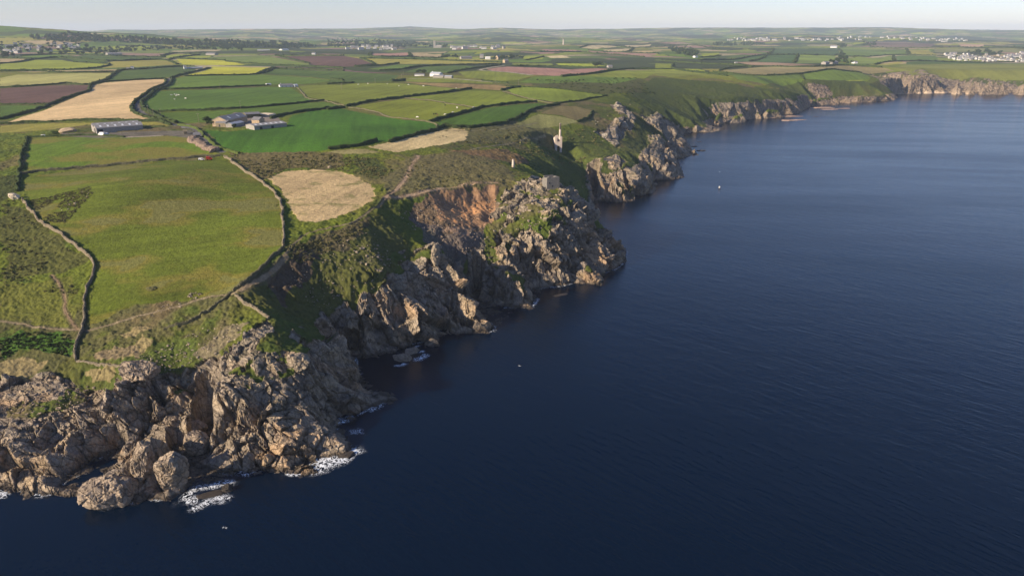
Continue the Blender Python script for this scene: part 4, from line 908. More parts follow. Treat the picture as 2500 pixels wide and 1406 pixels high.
HD = [
 ([(67,336),(60,362),(52,392),(47,428),(42,468)], 1.9, 1.7, 'tall overgrown hedge bank on the left end of the green barn field'),
 (A((200,882),(640,866),(900,880)), 1.6, 2, 'rough hedge below the yard of the long grey barn'),
 (A((0,787),(300,772),(650,760),(1000,764),(1165,764)), 2.2, 2.4, 'straight hedge along the lower edge of the big stubble field'),
 (A((0,752),(150,716),(300,670),(450,610),(560,570),(645,545),(660,500),(760,480),(1000,465),(1195,455)), 3.0, 3, 'bending dark hedge between the brown field and the big stubble field'),
 (A((1197,455),(1200,490),(1110,530),(1045,575),(980,625),(962,670),(1000,715),(1120,752),(1250,792)), 2.8, 2.6, 'hedge between the big stubble field and the lane'),
 (A((1252,452),(1232,500),(1130,545),(1085,585),(1035,622),(1050,680),(1100,703),(1170,745),(1290,778)), 3.0, 3.2, 'hedge on the far side of the bending lane'),
 (A((650,500),(760,467),(830,420),(870,397),(1000,387),(1330,367),(1440,376)), 3.2, 3.5, 'hedge climbing past the dark green field above the stubble'),
 (A((0,520),(200,512),(400,498),(500,490),(590,500),(650,495)), 3, 3, 'hedge along the top of the ploughed brown field'),
 (A((0,642),(200,642),(372,640)), 1.8, 2.2, 'low hedge under the ploughed brown field'),
 (A((0,405),(250,402),(500,410),(860,404)), 2.6, 3, 'thin hedge below the two pale strips on the left'),
 (A((0,400),(150,395),(450,390),(680,380),(800,355),(740,345),(540,335)), 3, 3.2, 'hedge round the right end of the light green striped field'),
 (A((1240,452),(1330,425),(1450,398),(1530,378)), 3.2, 3, 'hedge along the upper lane near the yellow field'),
 (A((1340,436),(1600,431),(1850,424),(1960,398),(1980,376)), 2.8, 3, 'hedge curling under the bright yellow field'),
 (A((1640,330),(1800,345),(2000,358),(2280,368),(2500,380)), 4.0, 5, 'thick dark hedge right of the upper yellow field'),
 (A((1160,535),(1500,525),(1700,515),(1950,505)), 2.6, 2.6, 'hedge running left from the white bungalow'),
 (A((1080,697),(1300,692),(1650,677),(2000,652),(2350,615)), 2.4, 2.4, 'long hedge across the green fields behind the farm'),
 (A((1960,747),(2100,712),(2350,677),(2500,665))+B((0,680),(110,660)), 2.6, 2.6, 'hedge along the top of the vivid green field'),
 (B((140,660),(300,622),(550,592),(800,562),(1045,530)), 3, 3, 'long dark hedge between the two cattle pastures'),
 (B((0,495),(190,487)), 2.6, 3, 'short dark hedge left of the upper cattle pasture'),
 (B((740,768),(830,745),(1000,700),(1150,662),(1350,637),(1520,625)), 3, 3, 'dark hedge under the sloping cattle pasture'),
 (B((0,968),(200,948),(350,906)), 2.6, 2.8, 'hedge at the lower left edge of the vivid green field'),
 (B((440,918),(650,862),(860,800)), 2.8, 3, 'dark hedge above the tapering stubble field'),
 (B((840,805),(1050,810),(1300,772),(1450,702),(1560,662),(1680,645)), 2.6, 3, 'bushy hedge below the green field near the mine'),
 (B((1300,508),(1600,524),(1850,552),(2030,580)), 1.2, 1.6, 'low bank along the top of the smooth clifftop field'),
 (B((1640,638),(1850,612),(2030,580)), 1.8, 2, 'hedge along the seaward edge of the smooth clifftop field'),
 (B((1820,770),(1880,742),(1930,695)), 2, 2.2, 'hedge right of the dry diamond field'),
 (B((460,478),(560,470)), 5, 6, 'clump-like hedge at the end of the white farm track'),
 (B((1260,540),(1330,525),(1390,518)), 3.5, 4, 'short bushy hedge at the right end of the brown strip'),
 (B((870,418),(960,397),(1120,372),(1260,357)), 3, 3.5, 'hedge above the white farm sheds'),
 (B((1120,470),(1300,488)), 2.5, 3, 'dark hedge beside the farm track'),
 (D((390,382),(560,395),(740,404),(1000,390),(1300,374),(1400,386)), 3.2, 3.5, 'curving hedge under the long tan strip field'),
 (D((940,318),(965,268)), 5, 6, 'short hedge left of the light green field beyond the tan strip'),
 (D((1010,430),(985,405)), 2.5, 3, 'short hedge across the far green headland'),
 (D((430,372),(520,350),(700,342),(1060,345),(1300,335),(1540,350)), 3.2, 3.5, 'hedge along the top of the long tan strip field'),
]
for i, (px, hh, ww, lab) in enumerate(HD): sweep(px, 'hedge', hh, ww, HG, lab, 'hedge', 'hedges between the fields', .4, 40+i)
FH = [A((250,314),(440,302),(700,322),(850,327),(1100,318),(1210,322),(1290,352)), A((0,346),(130,337),(245,316)), A((0,308),(250,312)), A((2000,287),(2250,347)), A((2000,287),(2500,290)), A((1270,310),(1640,322)),
 A((1880,420),(2000,383),(2500,398)), A((2400,462),(2500,470)), B((240,308),(340,350),(200,368),(380,360),(520,345)), B((380,398),(520,390),(700,365),(980,355),(1260,352)), B((240,308),(700,318),(1280,338)),
 B((1700,442),(1960,415),(2150,388),(2500,386)), B((1340,365),(1650,368),(1960,378)), B((1570,295),(1440,322)), B((1650,343),(1950,343),(2060,365)), B((320,272),(320,292),(590,294),(590,270)), B((830,278),(830,302),(600,300)), B((1550,262),(1850,264),(1950,272),(2300,297)), B((1890,250),(2400,276)),
 B((1830,232),(2010,214),(2160,226),(2350,226)), B((2000,262),(2180,260),(2220,238)), D((300,300),(700,268),(960,266),(1250,264)), D((640,308),(760,262),(800,225)), D((1270,277),(1500,272),(1700,263),(1920,270)), D((1620,302),(1615,268)), D((1240,222),(1270,278),(1300,320)),
 D((1490,330),(1650,308),(2500,306)), D((1700,225),(1720,262)), D((120,325),(140,362),(480,408)), D((0,300),(300,322),(520,330),(650,345)), D((1450,214),(1900,216),(2500,222)), A((150,290),(420,280),(700,288),(1200,300)), A((1180,290),(1280,272),(1560,282)), A((1230,318),(1300,300),(1450,283)), D((0,210),(250,200),(450,230)), D((440,270),(300,282))]
for i, px in enumerate(FH): sweep(px, 'hedge', 4.0, 5.0, HG, FAR, 'hedge', 'thin hedge lines between the distant fields', .4, 90+i)
print('hedges', time.time()-T0)

# ------------------------------------------------------------------ buildings
def building(px1, px2, depth, eave, ridge, wallm, roofm, name, label, cat, group=None, spans=1, doors=(), windows=(), lights=0, chimney=False, loc=None, length=None, rz=None):
    if loc is None:
        a_, b_ = P2(*px1), P2(*px2); length = float(np.hypot(*(b_-a_))); rz = math.atan2(b_[1]-a_[1], b_[0]-a_[0])
        while rz > math.pi/2: rz -= math.pi
    else: a_ = np.array(loc[:2])
    z = min(gz(*a_), gz(a_[0]+length*math.cos(rz), a_[1]+length*math.sin(rz)))-.3
    r = empty(name, (a_[0], a_[1], z), rz); tag(r, label, cat, group); w_ = depth/spans
    wm = MB()
    for k in range(spans):
        o0 = k*w_; g = .01*k
        wm.prism([(o0+g, 0), (o0+w_, 0), (o0+w_, eave+.3), (o0+w_/2, ridge+.1), (o0+g, eave+.3)], 'x', 0, length)
    wm.build('wall', wallm, r)
    for k in range(spans):
        o0 = k*w_; e = .35 if spans == 1 else .02; dz = (ridge-eave)*e/(w_/2)
        rm = MB().prism([(o0-e, eave+.34-dz), (o0+w_/2, ridge+.34), (o0+w_+e, eave+.34-dz), (o0+w_+e, eave+.58-dz), (o0+w_/2, ridge+.62), (o0-e, eave+.58-dz)], 'x', -.3, length+.3)
        ro = rm.build('roof', roofm, r)
        for q in range(lights):
            xx = length*(q+.7)/(lights+.4); t_ = .45; yy = o0+w_/2*t_; zz = eave+.6+(ridge-eave)*t_
            sl_ = (ridge-eave)/(w_/2); ln = w_*.22
            mm = MB(); mm.prism([(yy-ln/2, zz-ln/2*sl_+.02), (yy+ln/2, zz+ln/2*sl_+.02), (yy+ln/2, zz+ln/2*sl_+.1), (yy-ln/2, zz-ln/2*sl_+.1)], 'x', xx-.8, xx+.8); mm.build('rooflight', M['skylight'], ro)
        if chimney and k == 0:
            MB().box((length*.12, o0+w_/2, ridge+.8), (1.0, .8, 2.0)).build('chimney', wallm, ro)
    for (fx0, wd, ht) in doors: MB().box((length*fx0, -.02, ht/2+.3), (wd, .12, ht)).build('door', M['glass'], r)
    for (fx0, zb, wd, ht) in windows:
        f_ = MB().box((length*fx0, -.02, zb+ht/2), (wd+.3, .1, ht+.3)).build('window', M['render'], r); MB().box((length*fx0, -.08, zb+ht/2), (wd, .08, ht)).build('pane', M['glass'], f_)
    return r
SH, MR, SLT = M['greywall'], M['metalroof'], M['slate']
b1_ = building((237,327), (350,316), 26, 4.6, 7.2, SH, MR, 'barn', 'long low grey barn with a double span roof and roof lights', 'barn', None, 2, lights=6, doors=((.08, 4, 3.6),))
MB().box((-.05, 8, 2.3), (.14, 6, 4.0)).build('door', M['glass'], b1_)
building(A((1650,802))[0], A((1800,768))[0], 15, 5.5, 8.8, M['sand'], MR, 'farm_shed', 'tallest farm shed with a grey roof and a sunlit pale gable end', 'farm shed', 'sheds of the farmyard behind the vivid green field', lights=2, doors=((.3, 3, 3.5),))
building(A((1568,803))[0], A((1640,806))[0], 9, 3.6, 5.6, M['wallstone'], SLT, 'farm_shed', 'dark stone shed at the left end of the farmyard', 'farm shed', 'sheds of the farmyard behind the vivid green field', doors=((.4, 1.6, 2.2),))
building(A((1690,808))[0], A((1775,790))[0], 7, 3, 4.2, SH, M['blueroof'], 'farm_shed', 'small farm shed with a pale bluish sheet roof in front of the tall shed', 'farm shed', 'sheds of the farmyard behind the vivid green field')
building(A((1850,828))[0], A((2085,802))[0], 16, 3.4, 4.6, M['greywall'], MR, 'farm_shed', 'long low farm shed with a row of bright roof lights beside the vivid green field', 'farm shed', 'sheds of the farmyard behind the vivid green field', lights=6, doors=((.2, 2.5, 2.4), (.55, 2.5, 2.4)))
building(A((1830,778))[0], A((1885,780))[0], 8, 3.4, 5.6, M['sand'], SLT, 'farm_shed', 'little shed with a steep gable behind the long low shed', 'farm shed', 'sheds of the farmyard behind the vivid green field')
building(A((1790,742))[0], A((1895,735))[0], 14, 3.6, 5.0, M['walldark'], SLT, 'farm_shed', 'dark roofed shed at the back of the farmyard', 'farm shed', 'sheds of the farmyard behind the vivid green field')
building(A((1410,888))[0], A((1455,885))[0], 8, 2.6, 4.2, M['wallstone'], SLT, 'stone_hut', 'small roofed stone hut at the top of the rubble bank', 'hut')
building(A((1335,858))[0], A((1362,856))[0], 5, 2.2, 3.4, M['wallstone'], M['wallstone'], 'stone_hut', 'tiny pale stone hut left of the rubble bank hut', 'hut')
# bungalow group
bw = ((.2, 1.1, 1.2, 1.1), (.5, 1.1, 1.2, 1.1), (.8, 1.1, 1.2, 1.1))
building(A((2035,516))[0], A((2128,514))[0], 9, 3, 5.4, M['render'], SLT, 'bungalow', 'white bungalow with a long grey slate roof in the middle fields', 'bungalow', windows=bw, chimney=True)
building(A((2140,514))[0], A((2166,513))[0], 7, 3, 4.6, M['render'], M['blueroof'], 'house', 'small white garage at the right end of the bungalow', 'garage', windows=((.5, 1.1, 1.2, 1.1),))
building(A((1940,505))[0], A((1972,504))[0], 6, 2.6, 3.4, M['render'], M['blueroof'], 'house', 'low white annexe at the left end of the bungalow', 'annexe', windows=((.5, 1.1, 1.2, 1),))
building(A((1360,384))[0], A((1475,382))[0], 12, 3, 4.5, M['greywall'], M['blueroof'], 'greenhouse', 'pale long greenhouse beside the upper lane', 'greenhouse')
building(A((1338,384))[0], A((1358,384))[0], 10, 5, 8, M['render'], SLT, 'house', 'white two storey house at the left end of the greenhouse', 'house', windows=((.3, 1, 1.2, 1.2), (.7, 1, 1.2, 1.2)), chimney=True)
building(A((918,390))[0], A((940,390))[0], 9, 3, 5, M['render'], SLT, 'house', 'lone white cottage left of the greenhouse', 'cottage', windows=((.5, 1, 1.5, 1.2),))
building(A((950,385))[0], A((972,385))[0], 8, 4.5, 6.5, M['render'], SLT, 'house', 'taller white cottage behind the lone cottage', 'cottage')
building(A((785,282))[0], A((890,282))[0], 18, 5, 8, M['greywall'], MR, 'barn', 'grey barn below the tree belt on the left', 'barn', lights=3)
building(A((1495,283))[0], A((1560,284))[0], 18, 5, 8, M['greywall'], SLT, 'barn', 'isolated grey barn above the upper yellow field', 'barn')
building(A((1870,256))[0], A((1960,256))[0], 20, 4, 6, M['greywall'], M['blueroof'], 'greenhouse', 'far pale greenhouse in front of the dark tree belt', 'greenhouse')
building(A((2050,250))[0], A((2100,250))[0], 16, 5, 8, M['render'], M['blueroof'], 'barn', 'far white shed right of the pale greenhouse', 'barn')
building(A((2265,284))[0], A((2290,284))[0], 12, 6, 10, M['render'], SLT, 'house', 'bright white house at the edge of the brown ploughed field', 'house', windows=((.5, 2, 1.5, 1.2),))
# white farm on the plateau
building(B((742,438))[0], B((812,440))[0], 12, 5.5, 9, M['render'], M['blueroof'], 'farmhouse', 'white farmhouse with a pale roof left of the cattle pastures', 'farmhouse', windows=((.25, 1, 1.2, 1.2), (.5, 3.4, 1.2, 1.2), (.75, 1, 1.2, 1.2)), chimney=True)
building(B((765,448))[0], B((840,448))[0], 12, 3.5, 5.5, SH, M['metalroof'], 'farm_shed', 'grey roofed shed in front of the white farmhouse', 'farm shed')
building(B((848,450))[0], B((900,450))[0], 10, 3.5, 5, SH, M['blueroof'], 'farm_shed', 'pale roofed shed right of the white farmhouse', 'farm shed')
building(B((632,435))[0], B((700,434))[0], 10, 3, 5, M['render'], SLT, 'farm_shed', 'low white shed under the dark trees left of the farmhouse', 'farm shed')
building(B((970,312))[0], B((1050,312))[0], 16, 6, 10, M['greywall'], SLT, 'farm_shed', 'wide grey stone building left in the wooded hamlet', 'farm building', chimney=True)
building(B((1105,305))[0], B((1132,305))[0], 14, 9, 14, M['greywall'], SLT, 'house', 'tall pale gabled house in the wooded hamlet', 'house', windows=((.3, 2, 1.5, 1.5), (.7, 2, 1.5, 1.5)), chimney=True)
building(B((1148,315))[0], B((1182,315))[0], 14, 6, 9, M['render'], M['render'], 'barn', 'white roofed barn in the wooded hamlet', 'barn')
building(B((1238,316))[0], B((1256,315))[0], 12, 8, 14, M['sand'], SLT, 'house', 'narrow tan gabled house right of the white barn', 'house')
building(B((1288,340))[0], B((1315,340))[0], 14, 7, 11, M['sand'], SLT, 'house', 'sandy coloured house beside the pale track', 'house', chimney=True)
building(B((2040,375))[0], B((2070,375))[0], 14, 4, 7, M['greywall'], SLT, 'house', 'small grey house with trees right of the bright green strip', 'house')
building(D((1185,215))[0], D((1230,215))[0], 40, 6, 12, M['render'], M['blueroof'], 'barn', 'big pale barn among the far fields left of the seaside village', 'barn')
building(D((1200,325))[0], D((1240,325))[0], 20, 6, 10, M['greywall'], SLT, 'house', 'grey farmhouse in the trees beyond the tan strip field', 'farmhouse')
building(D((1155,328))[0], D((1180,328))[0], 15, 6, 9, M['greywall'], SLT, 'house', 'small grey outbuilding left of the far farmhouse', 'outbuilding')
building(D((1350,322))[0], D((1372,322))[0], 15, 5, 8, M['render'], SLT, 'house', 'white cottage right of the far farmhouse', 'cottage')
building(D((540,330))[0], D((556,330))[0], 12, 5, 8, M['render'], SLT, 'house', 'lone white cottage behind the second headland', 'cottage')
building(D((270,282))[0], D((290,282))[0], 14, 5, 8, M['render'], SLT, 'house', 'lone white cottage beside the far wood', 'cottage')

# ------------------------------------------------------------------ mine engine houses and stacks
def stack(r, x0, y0, z0, hh, r0, r1, name='chimney_stack', brick=.25):
    L_ = [(x0, y0, z0+hh*(1-brick)*k/6, r0+(r1-r0)*(1-brick)*k/6) for k in range(7)]
    c_ = MB().rings(L_, 16).build(name, M['masonry'], r, True); rt = L_[-1][3]
    MB().rings([(x0, y0, L_[-1][2]+.01, rt*.94), (x0, y0, z0+hh-.5, r1*.98), (x0, y0, z0+hh-.5, r1*1.15), (x0, y0, z0+hh, r1*1.12)], 16).build('brick_top', M['brick'], c_, True)
    return c_
p = P2(1363, 371); z = gz(*p)
r = empty('engine_house', (p[0], p[1], z-.6), .15); tag(r, 'ruined pink-grey mine engine house with an arched opening and tall round stack', 'engine house')
W_, T_, HT = 8.2, 1.2, 15.5
fw = MB(); fw.box((-W_/2+1.2, 0, HT/2), (2.4, T_, HT)); fw.box((W_/2-1.2, 0, HT/2+.0), (2.4, T_, HT))
# arch over the opening, then the sunk middle of the bob wall
op = W_-4.8; ah = 5.2
arch = [(-op/2, ah)]+[(-op/2*math.cos(t), ah+op/2*math.sin(t)) for t in np.linspace(0, math.pi, 9)[1:-1]]+[(op/2, ah), (op/2, 11.0), (-op/2, 11.0)]
fw.prism([(a_, b_) for a_, b_ in arch], 'y', -T_/2+.003, T_/2-.003)
fw.prism([(-W_/2, HT), (-W_/2+2.4, HT), (-W_/2+2.0, HT+1.0), (-W_/2+1.0, HT+1.8), (-W_/2, HT+.9)], 'y', -T_/2, T_/2); fw.prism([(W_/2-2.4, HT), (W_/2, HT), (W_/2-.4, HT+.9), (W_/2-1.5, HT+.5)], 'y', -T_/2, T_/2)
fw.build('front_wall', M['masonry'], r)
lw = MB(); lw.prism([(T_/2+.002, 0), (9, 0), (9, 13.5), (7.5, 15), (5, 14.2), (3, 15.8), (T_/2+.002, 15)], 'x', -W_/2, -W_/2+T_); lw.build('side_wall', M['masonry'], r)
lw = MB(); lw.prism([(T_/2+.002, 0), (9, 0), (9, 14), (4, 13), (T_/2+.002, 14.5)], 'x', W_/2-T_, W_/2); lw.build('side_wall', M['masonry'], r)
bwl = MB(); bwl.box((0, 9.6, 6.5), (W_, T_, 13)); bwl.prism([(-W_/2, 13), (W_/2, 13), (.6, 16.8)], 'y', 9.0, 10.2); bwl.build('rear_wall', M['masonry'], r)
stack(r, W_/2-.4, 9.6, 3.0, 25.5, 1.75, .95); r.scale = (.9, .9, 1.0)
p = P2(1253, 410); z = gz(*p); r = empty('chimney', (p[0], p[1], z-.5), 0); tag(r, 'short tapering stone chimney stump standing alone on the heath ridge', 'chimney')
MB().rings([(0, 0, 0, 1.25), (0, 0, 3, 1.05), (0, 0, 6.2, .85), (0, 0, 6.5, .8)], 14).build('chimney_shaft', M['masonry'], r, True)
MB().rings([(0, 0, 6.5, .92), (0, 0, 6.9, .9)], 14).build('chimney_rim', M['brick'], r, True)
p = P2(1350, 462); z = gz(*p); r = empty('engine_house', (p[0], p[1], z-2.5), .38); tag(r, 'lower shaded grey engine house shell with no roof on the cliff slope', 'engine house')
fw = MB(); fw.prism([(-4.6, 0), (4.8, -2.5), (4.8, 11.2), (2.0, 11.3), (-2.6, 10.8), (-3.0, 11.8), (-4.6, 11.0)], 'y', 0, 1.1); fw.build('front_wall', M['ruin'], r)
MB().box((-.4, -.03, 5.2), (.9, .1, 1.3)).build('window', M['glass'], r); MB().box((-2.6, -.03, 7.4), (.8, .1, 1.1)).build('window', M['glass'], r)
MB().prism([(1.103, -2), (8, -2), (8, 9.5), (4, 10.6), (1.103, 10.9)], 'x', -4.6, -3.5).build('side_wall', M['ruin'], r)
MB().prism([(1.103, -2), (8, -2), (8, 10.5), (1.103, 11.1)], 'x', 3.7, 4.8).build('side_wall', M['ruin'], r)
MB().box((.1, 7.9, 4.6), (7.1, 1.0, 13)).build('rear_wall', M['ruin'], r)
# church
p = P2(*B((777,232))[0]); z = gz(*p); r = empty('church', (p[0], p[1], z), 0); tag(r, 'grey church with a tall square tower above the far village trees', 'church')
MB().box((0, 0, 17), (11, 11, 36)).box((0, 0, 35.6), (12, 12, 1.2)).build('tower', M['greywall'], r)
for sx_ in (-5, 5): MB().box((sx_, -5, 38), (1.2, 1.2, 4), 0, .3).build('pinnacle', M['greywall'], r)
MB().prism([(-7, 0), (7, 0), (7, 9), (0, 15), (-7, 9)], 'x', 5.51, 36).build('nave', M['greywall'], r)
p = P2(*B((1712,212))[0]); z = gz(*p); r = empty('chimney', (p[0], p[1], z), 0); tag(r, 'far slender mine chimney rising from the distant village', 'chimney'); stack(r, 0, 0, 0, 42, 5, 3.2)

# ------------------------------------------------------------------ village houses
def house_proto(i):
    L_, d_, e_, rg = [(11, 8, 5, 8), (14, 8, 3.2, 6), (9, 9, 5.5, 9), (18, 8, 5, 8)][i]
    r = building(None, None, d_, e_, rg, M['townwall'] if i != 2 else M['greywall'], [SLT, M['metalroof'], SLT, M['slate']][i], 'house', 'x', 'house', loc=(0, 3000), length=L_, rz=0, windows=((.3, 1, 1.2, 1.2), (.7, 1, 1.2, 1.2)) if i < 2 else (), chimney=i == 0)
    return r
PRO = [house_proto(i) for i in range(4)]; used_p = [False]*4
def village(poly, n_, lab, grp, seed, kmin=1.0, kmax=1.3, face=0.2):
    rn = random.Random(seed); us = [p[0] for p in poly]; vs_ = [p[1] for p in poly]; PP = np.array(poly, float); c_ = 0; pos = []
    for _ in range(n_*60):
        if c_ >= n_: break
        u, v = rn.uniform(min(us), max(us)), rn.uniform(min(vs_), max(vs_))
        if not inside(PP, np.array([u]), np.array([v]))[0]: continue
        q = hit(u, v)
        if any(abs(q[0]-a_)+abs(q[1]-b_) < 22 for a_, b_ in pos): continue
        pos.append(q); i = rn.choice([0, 0, 1, 1, 3, 2])
        if used_p[i]: o = copy_tree(PRO[i])
        else: o = PRO[i]; used_p[i] = True
        k = rn.uniform(kmin, kmax); o.scale = (k, k, k)
        o.location = (q[0], q[1], gz(*q)-.3); o.rotation_euler = (0, 0, rn.choice([face, face+1.57, face+.4, face-.3])); tag(o, lab, 'house', grp); c_ += 1
village(D((1935,252),(2140,262),(2180,285),(2250,262),(2360,268),(2500,242),(2500,312),(2200,312),(2000,298)), 105, 'white house in the dense seaside village above the far cliffs', 'houses of the seaside village', 1, .9, 1.2)
village(D((500,150),(760,152),(760,172),(470,172)), 28, 'pale house at the left end of the distant town', 'houses of the distant town, left end', 2, 1.1, 1.8)
village(D((760,158),(1100,152),(1400,140),(1680,142),(1690,160),(1100,172),(760,170)), 50, 'pale house in the middle of the distant town', 'houses of the distant town, middle', 3, 1.1, 1.8)
village(D((1700,150),(2100,150),(2120,172),(1980,180),(1720,165)), 30, 'pale house at the right end of the distant town', 'houses of the distant town, right end', 4, 1.1, 1.8)
village(A((0,215),(150,205),(560,205),(560,235),(420,268),(0,272)), 42, 'house in the hillside village on the far left', 'houses of the hillside village', 5, 1.0, 1.4)
village(B((100,235),(480,215),(480,248),(120,248)), 22, 'white house among trees left of the church tower', 'houses left of the church', 6, 1.3, 1.8)
village(B((880,225),(1300,228),(1300,238),(880,250)), 18, 'white house in the village right of the church tower', 'houses right of the church', 7, 1.3, 1.8)
for i in range(4):
    if not used_p[i]:
        for c_ in list(PRO[i].children_recursive)+[PRO[i]]: bpy.data.objects.remove(c_)
print('buildings', time.time()-T0)

# ------------------------------------------------------------------ trees
def tree_proto(seed, hgt, rad):
    rn = random.Random(seed); r = empty('tree', (0, 3000, 0)); t = MB(); t.rings([(0, 0, -.5, .35), (.1, 0, hgt*.4, .22), (.2, .1, hgt*.75, .08)], 7)
    for k in range(4):
        a_ = k*1.6; b0 = len(t.v); t.rings([(0, 0, hgt*.35, .14), (math.cos(a_)*rad*.4, math.sin(a_)*rad*.4, hgt*.6, .08), (math.cos(a_)*rad*.6, math.sin(a_)*rad*.6, hgt*.75, .03)], 5)
    t.build('trunk', M['bark'], r); m_ = MB(); m_.v, m_.f = clumps(rn, (0, 0, hgt*.62), rad, 420, .62, .85); m_.build('crown', M['tree'], r); return r
TP = [tree_proto(i, 9+i*.8, 4.6+.4*i) for i in range(4)]; tu = [False]*4
def trees(pl, n_, lab, grp, seed, k0=.8, k1=1.3, spots=None):
    rn = random.Random(seed)
    for q_ in range(n_ if spots is None else len(spots)):
        if spots is None:
            while True:
                us = [p[0] for p in pl]; vs_ = [p[1] for p in pl]; u, v = rn.uniform(min(us), max(us)), rn.uniform(min(vs_), max(vs_))
                if inside(np.array(pl, float), np.array([u]), np.array([v]))[0]: break
        else: u, v = spots[q_]
        q = hit(u, v); i = rn.randrange(4)
        if tu[i]: o = copy_tree(TP[i])
        else: o = TP[i]; tu[i] = True
        k = rn.uniform(k0, k1); o.scale = (k, k, k*rn.uniform(.85, 1.1)); o.location = (q[0], q[1], gz(*q)); o.rotation_euler = (0, 0, rn.uniform(0, 6)); tag(o, lab, 'tree', grp)
trees(A((0,200),(560,195),(700,230),(700,285),(560,288),(0,285)), 70, 'dark tree between the houses of the hillside village', 'trees of the hillside village', 11, 1.0, 1.7)
trees(A((0,285),(115,300),(90,310),(0,305)), 8, 'dark tree in the clump at the far left edge', 'clump at the left edge', 12, 1.2, 1.6)
trees(B((840,290),(960,305),(940,312),(850,306)), 8, 'tree left of the grey stone building in the hamlet', 'hamlet trees, left', 13, .9, 1.3)
trees(B((1190,305),(1400,305),(1430,318),(1200,318)), 22, 'tree in the row right of the white barn in the hamlet', 'hamlet trees, right', 14, .9, 1.4)
trees(D((1150,330),(1300,300),(1290,270),(1240,260),(1250,320),(1400,325)), 22, 'tree in the valley beyond the long tan strip field', 'valley trees', 15, 1.0, 1.5)
trees(None, 0, 'dark tree left of the white farmhouse', 'trees beside the white farmhouse', 16, .8, 1.1, B((655,420),(672,415),(690,418),(705,422)))
trees(None, 0, 'small tree in front of the tall farm shed', 'farmyard trees', 17, .45, .7, A((1500,790),(1520,795),(1545,800),(1530,780),(1700,815)))
trees(B((1930,360),(1990,365),(1990,372),(1935,370)), 9, 'tree beside the small grey house on the plateau', 'trees at the small grey house', 18, 1, 1.4)
trees(D((2110,250),(2160,252),(2300,245),(2380,262),(2300,272),(2120,262)), 24, 'tree among the houses of the seaside village', 'trees of the seaside village', 19, 1.2, 1.8)
def wood(px_lines, nper, hgt, name, lab, seed):
    rn = random.Random(seed); v, f = [], []
    for pl in px_lines:
        PP = np.array(pl, float); us, vs_ = PP[:, 0], PP[:, 1]; k = 0
        while k < nper:
            u, w_ = rn.uniform(us.min(), us.max()), rn.uniform(vs_.min(), vs_.max())
            if not inside(PP, np.array([u]), np.array([w_]))[0]: continue
            k += 1; q = hit(u, w_); z_ = gz(*q); hh = hgt*rn.uniform(.6, 1.15); a_, b_ = clumps(rn, (q[0], q[1], z_+hh*.5), hh*.62, 46, hh*.17, .9)
            i = len(v); v += a_; f += [tuple(i+t for t in g) for g in b_]
    m_ = MB(); m_.v, m_.f = v, f; o = m_.build(name, M['tree']); tag(o, lab, 'woodland', None, 'stuff')
wood([A((190,165),(570,128),(700,150),(900,155),(1300,180),(1700,190),(2100,195),(2350,225),(2200,240),(1700,235),(1400,220),(1000,200),(600,185),(560,200))], 620, 17, 'woodland', 'dark belt of woodland below the skyline on the left', 21)
wood([A((560,255),(780,235),(1300,225),(1750,225),(1770,255),(1300,245),(900,262),(700,285))], 170, 12, 'woodland', 'scattered thickets and gardens below the dark tree belt', 22)
wood([B((0,170),(200,165),(700,200),(880,215),(870,228),(500,232),(480,210),(100,232),(0,235))], 260, 14, 'woodland', 'trees around the far church village', 23)
wood([D((80,222),(200,212),(250,232),(300,255),(270,280),(150,262))], 90, 14, 'woodland', 'wood in the valley behind the tan strip field', 24)
wood([D((380,185),(740,182),(740,200),(400,205))], 110, 14, 'woodland', 'long plantation in front of the distant town', 25)
wood([D((1400,180),(1500,175),(1500,208),(1410,208)), D((1230,200),(1290,195),(1300,215),(1240,212))], 30, 14, 'woodland', 'small copses in the far fields', 26)
print('trees', time.time()-T0)

# ------------------------------------------------------------------ poles, cattle, vehicles, boat, gulls
def pole(u, v, hh, lab=None):
    p = P2(u, v); r = empty('utility_pole', (p[0], p[1], gz(*p)-.3)); tag(r, lab or 'wooden power pole standing in the fields', 'utility pole', 'power poles across the fields')
    MB().rings([(0, 0, 0, .20), (0, 0, hh, .13)], 8).build('post', M['wood'], r); MB().box((0, 0, hh-.4), (2.0, .16, .16)).build('crossarm', M['wood'], r)
    for k in (-.8, 0, .8): MB().rings([(k, 0, hh-.32, .07), (k, 0, hh-.05, .09)], 6).build('insulator', M['white'], r)
for q in A((1118,735),(1748,672),(2216,600),(1170,735),(1078,705),(1600,530),(1290,510),(1445,775),(2484,530))+B((345,488),(100,535),(550,430),(1218,485),(1385,498),(1643,478),(538,455),(918,468),(1790,428),(1965,408)):
    pole(q[0], q[1], 9)
def skin_mesh(name, verts, edges, radii, sub=1):
    me = bpy.data.meshes.new(name); me.from_pydata(verts, edges, []); o = bpy.data.objects.new(name, me); C.objects.link(o)
    sk = o.modifiers.new('s', 'SKIN'); 
    if not me.skin_vertices: me.skin_vertices.new()
    for i, rr in enumerate(radii): me.skin_vertices[0].data[i].radius = (rr, rr) if not isinstance(rr, tuple) else rr
    me.skin_vertices[0].data[0].use_root = True
    sb = o.modifiers.new('b', 'SUBSURF'); sb.levels = sub; sb.render_levels = sub
    dg = bpy.context.evaluated_depsgraph_get(); nm_ = bpy.data.meshes.new_from_object(o.evaluated_get(dg)); bpy.data.objects.remove(o)
    for p in nm_.polygons: p.use_smooth = True
    nm_.name = name; return nm_
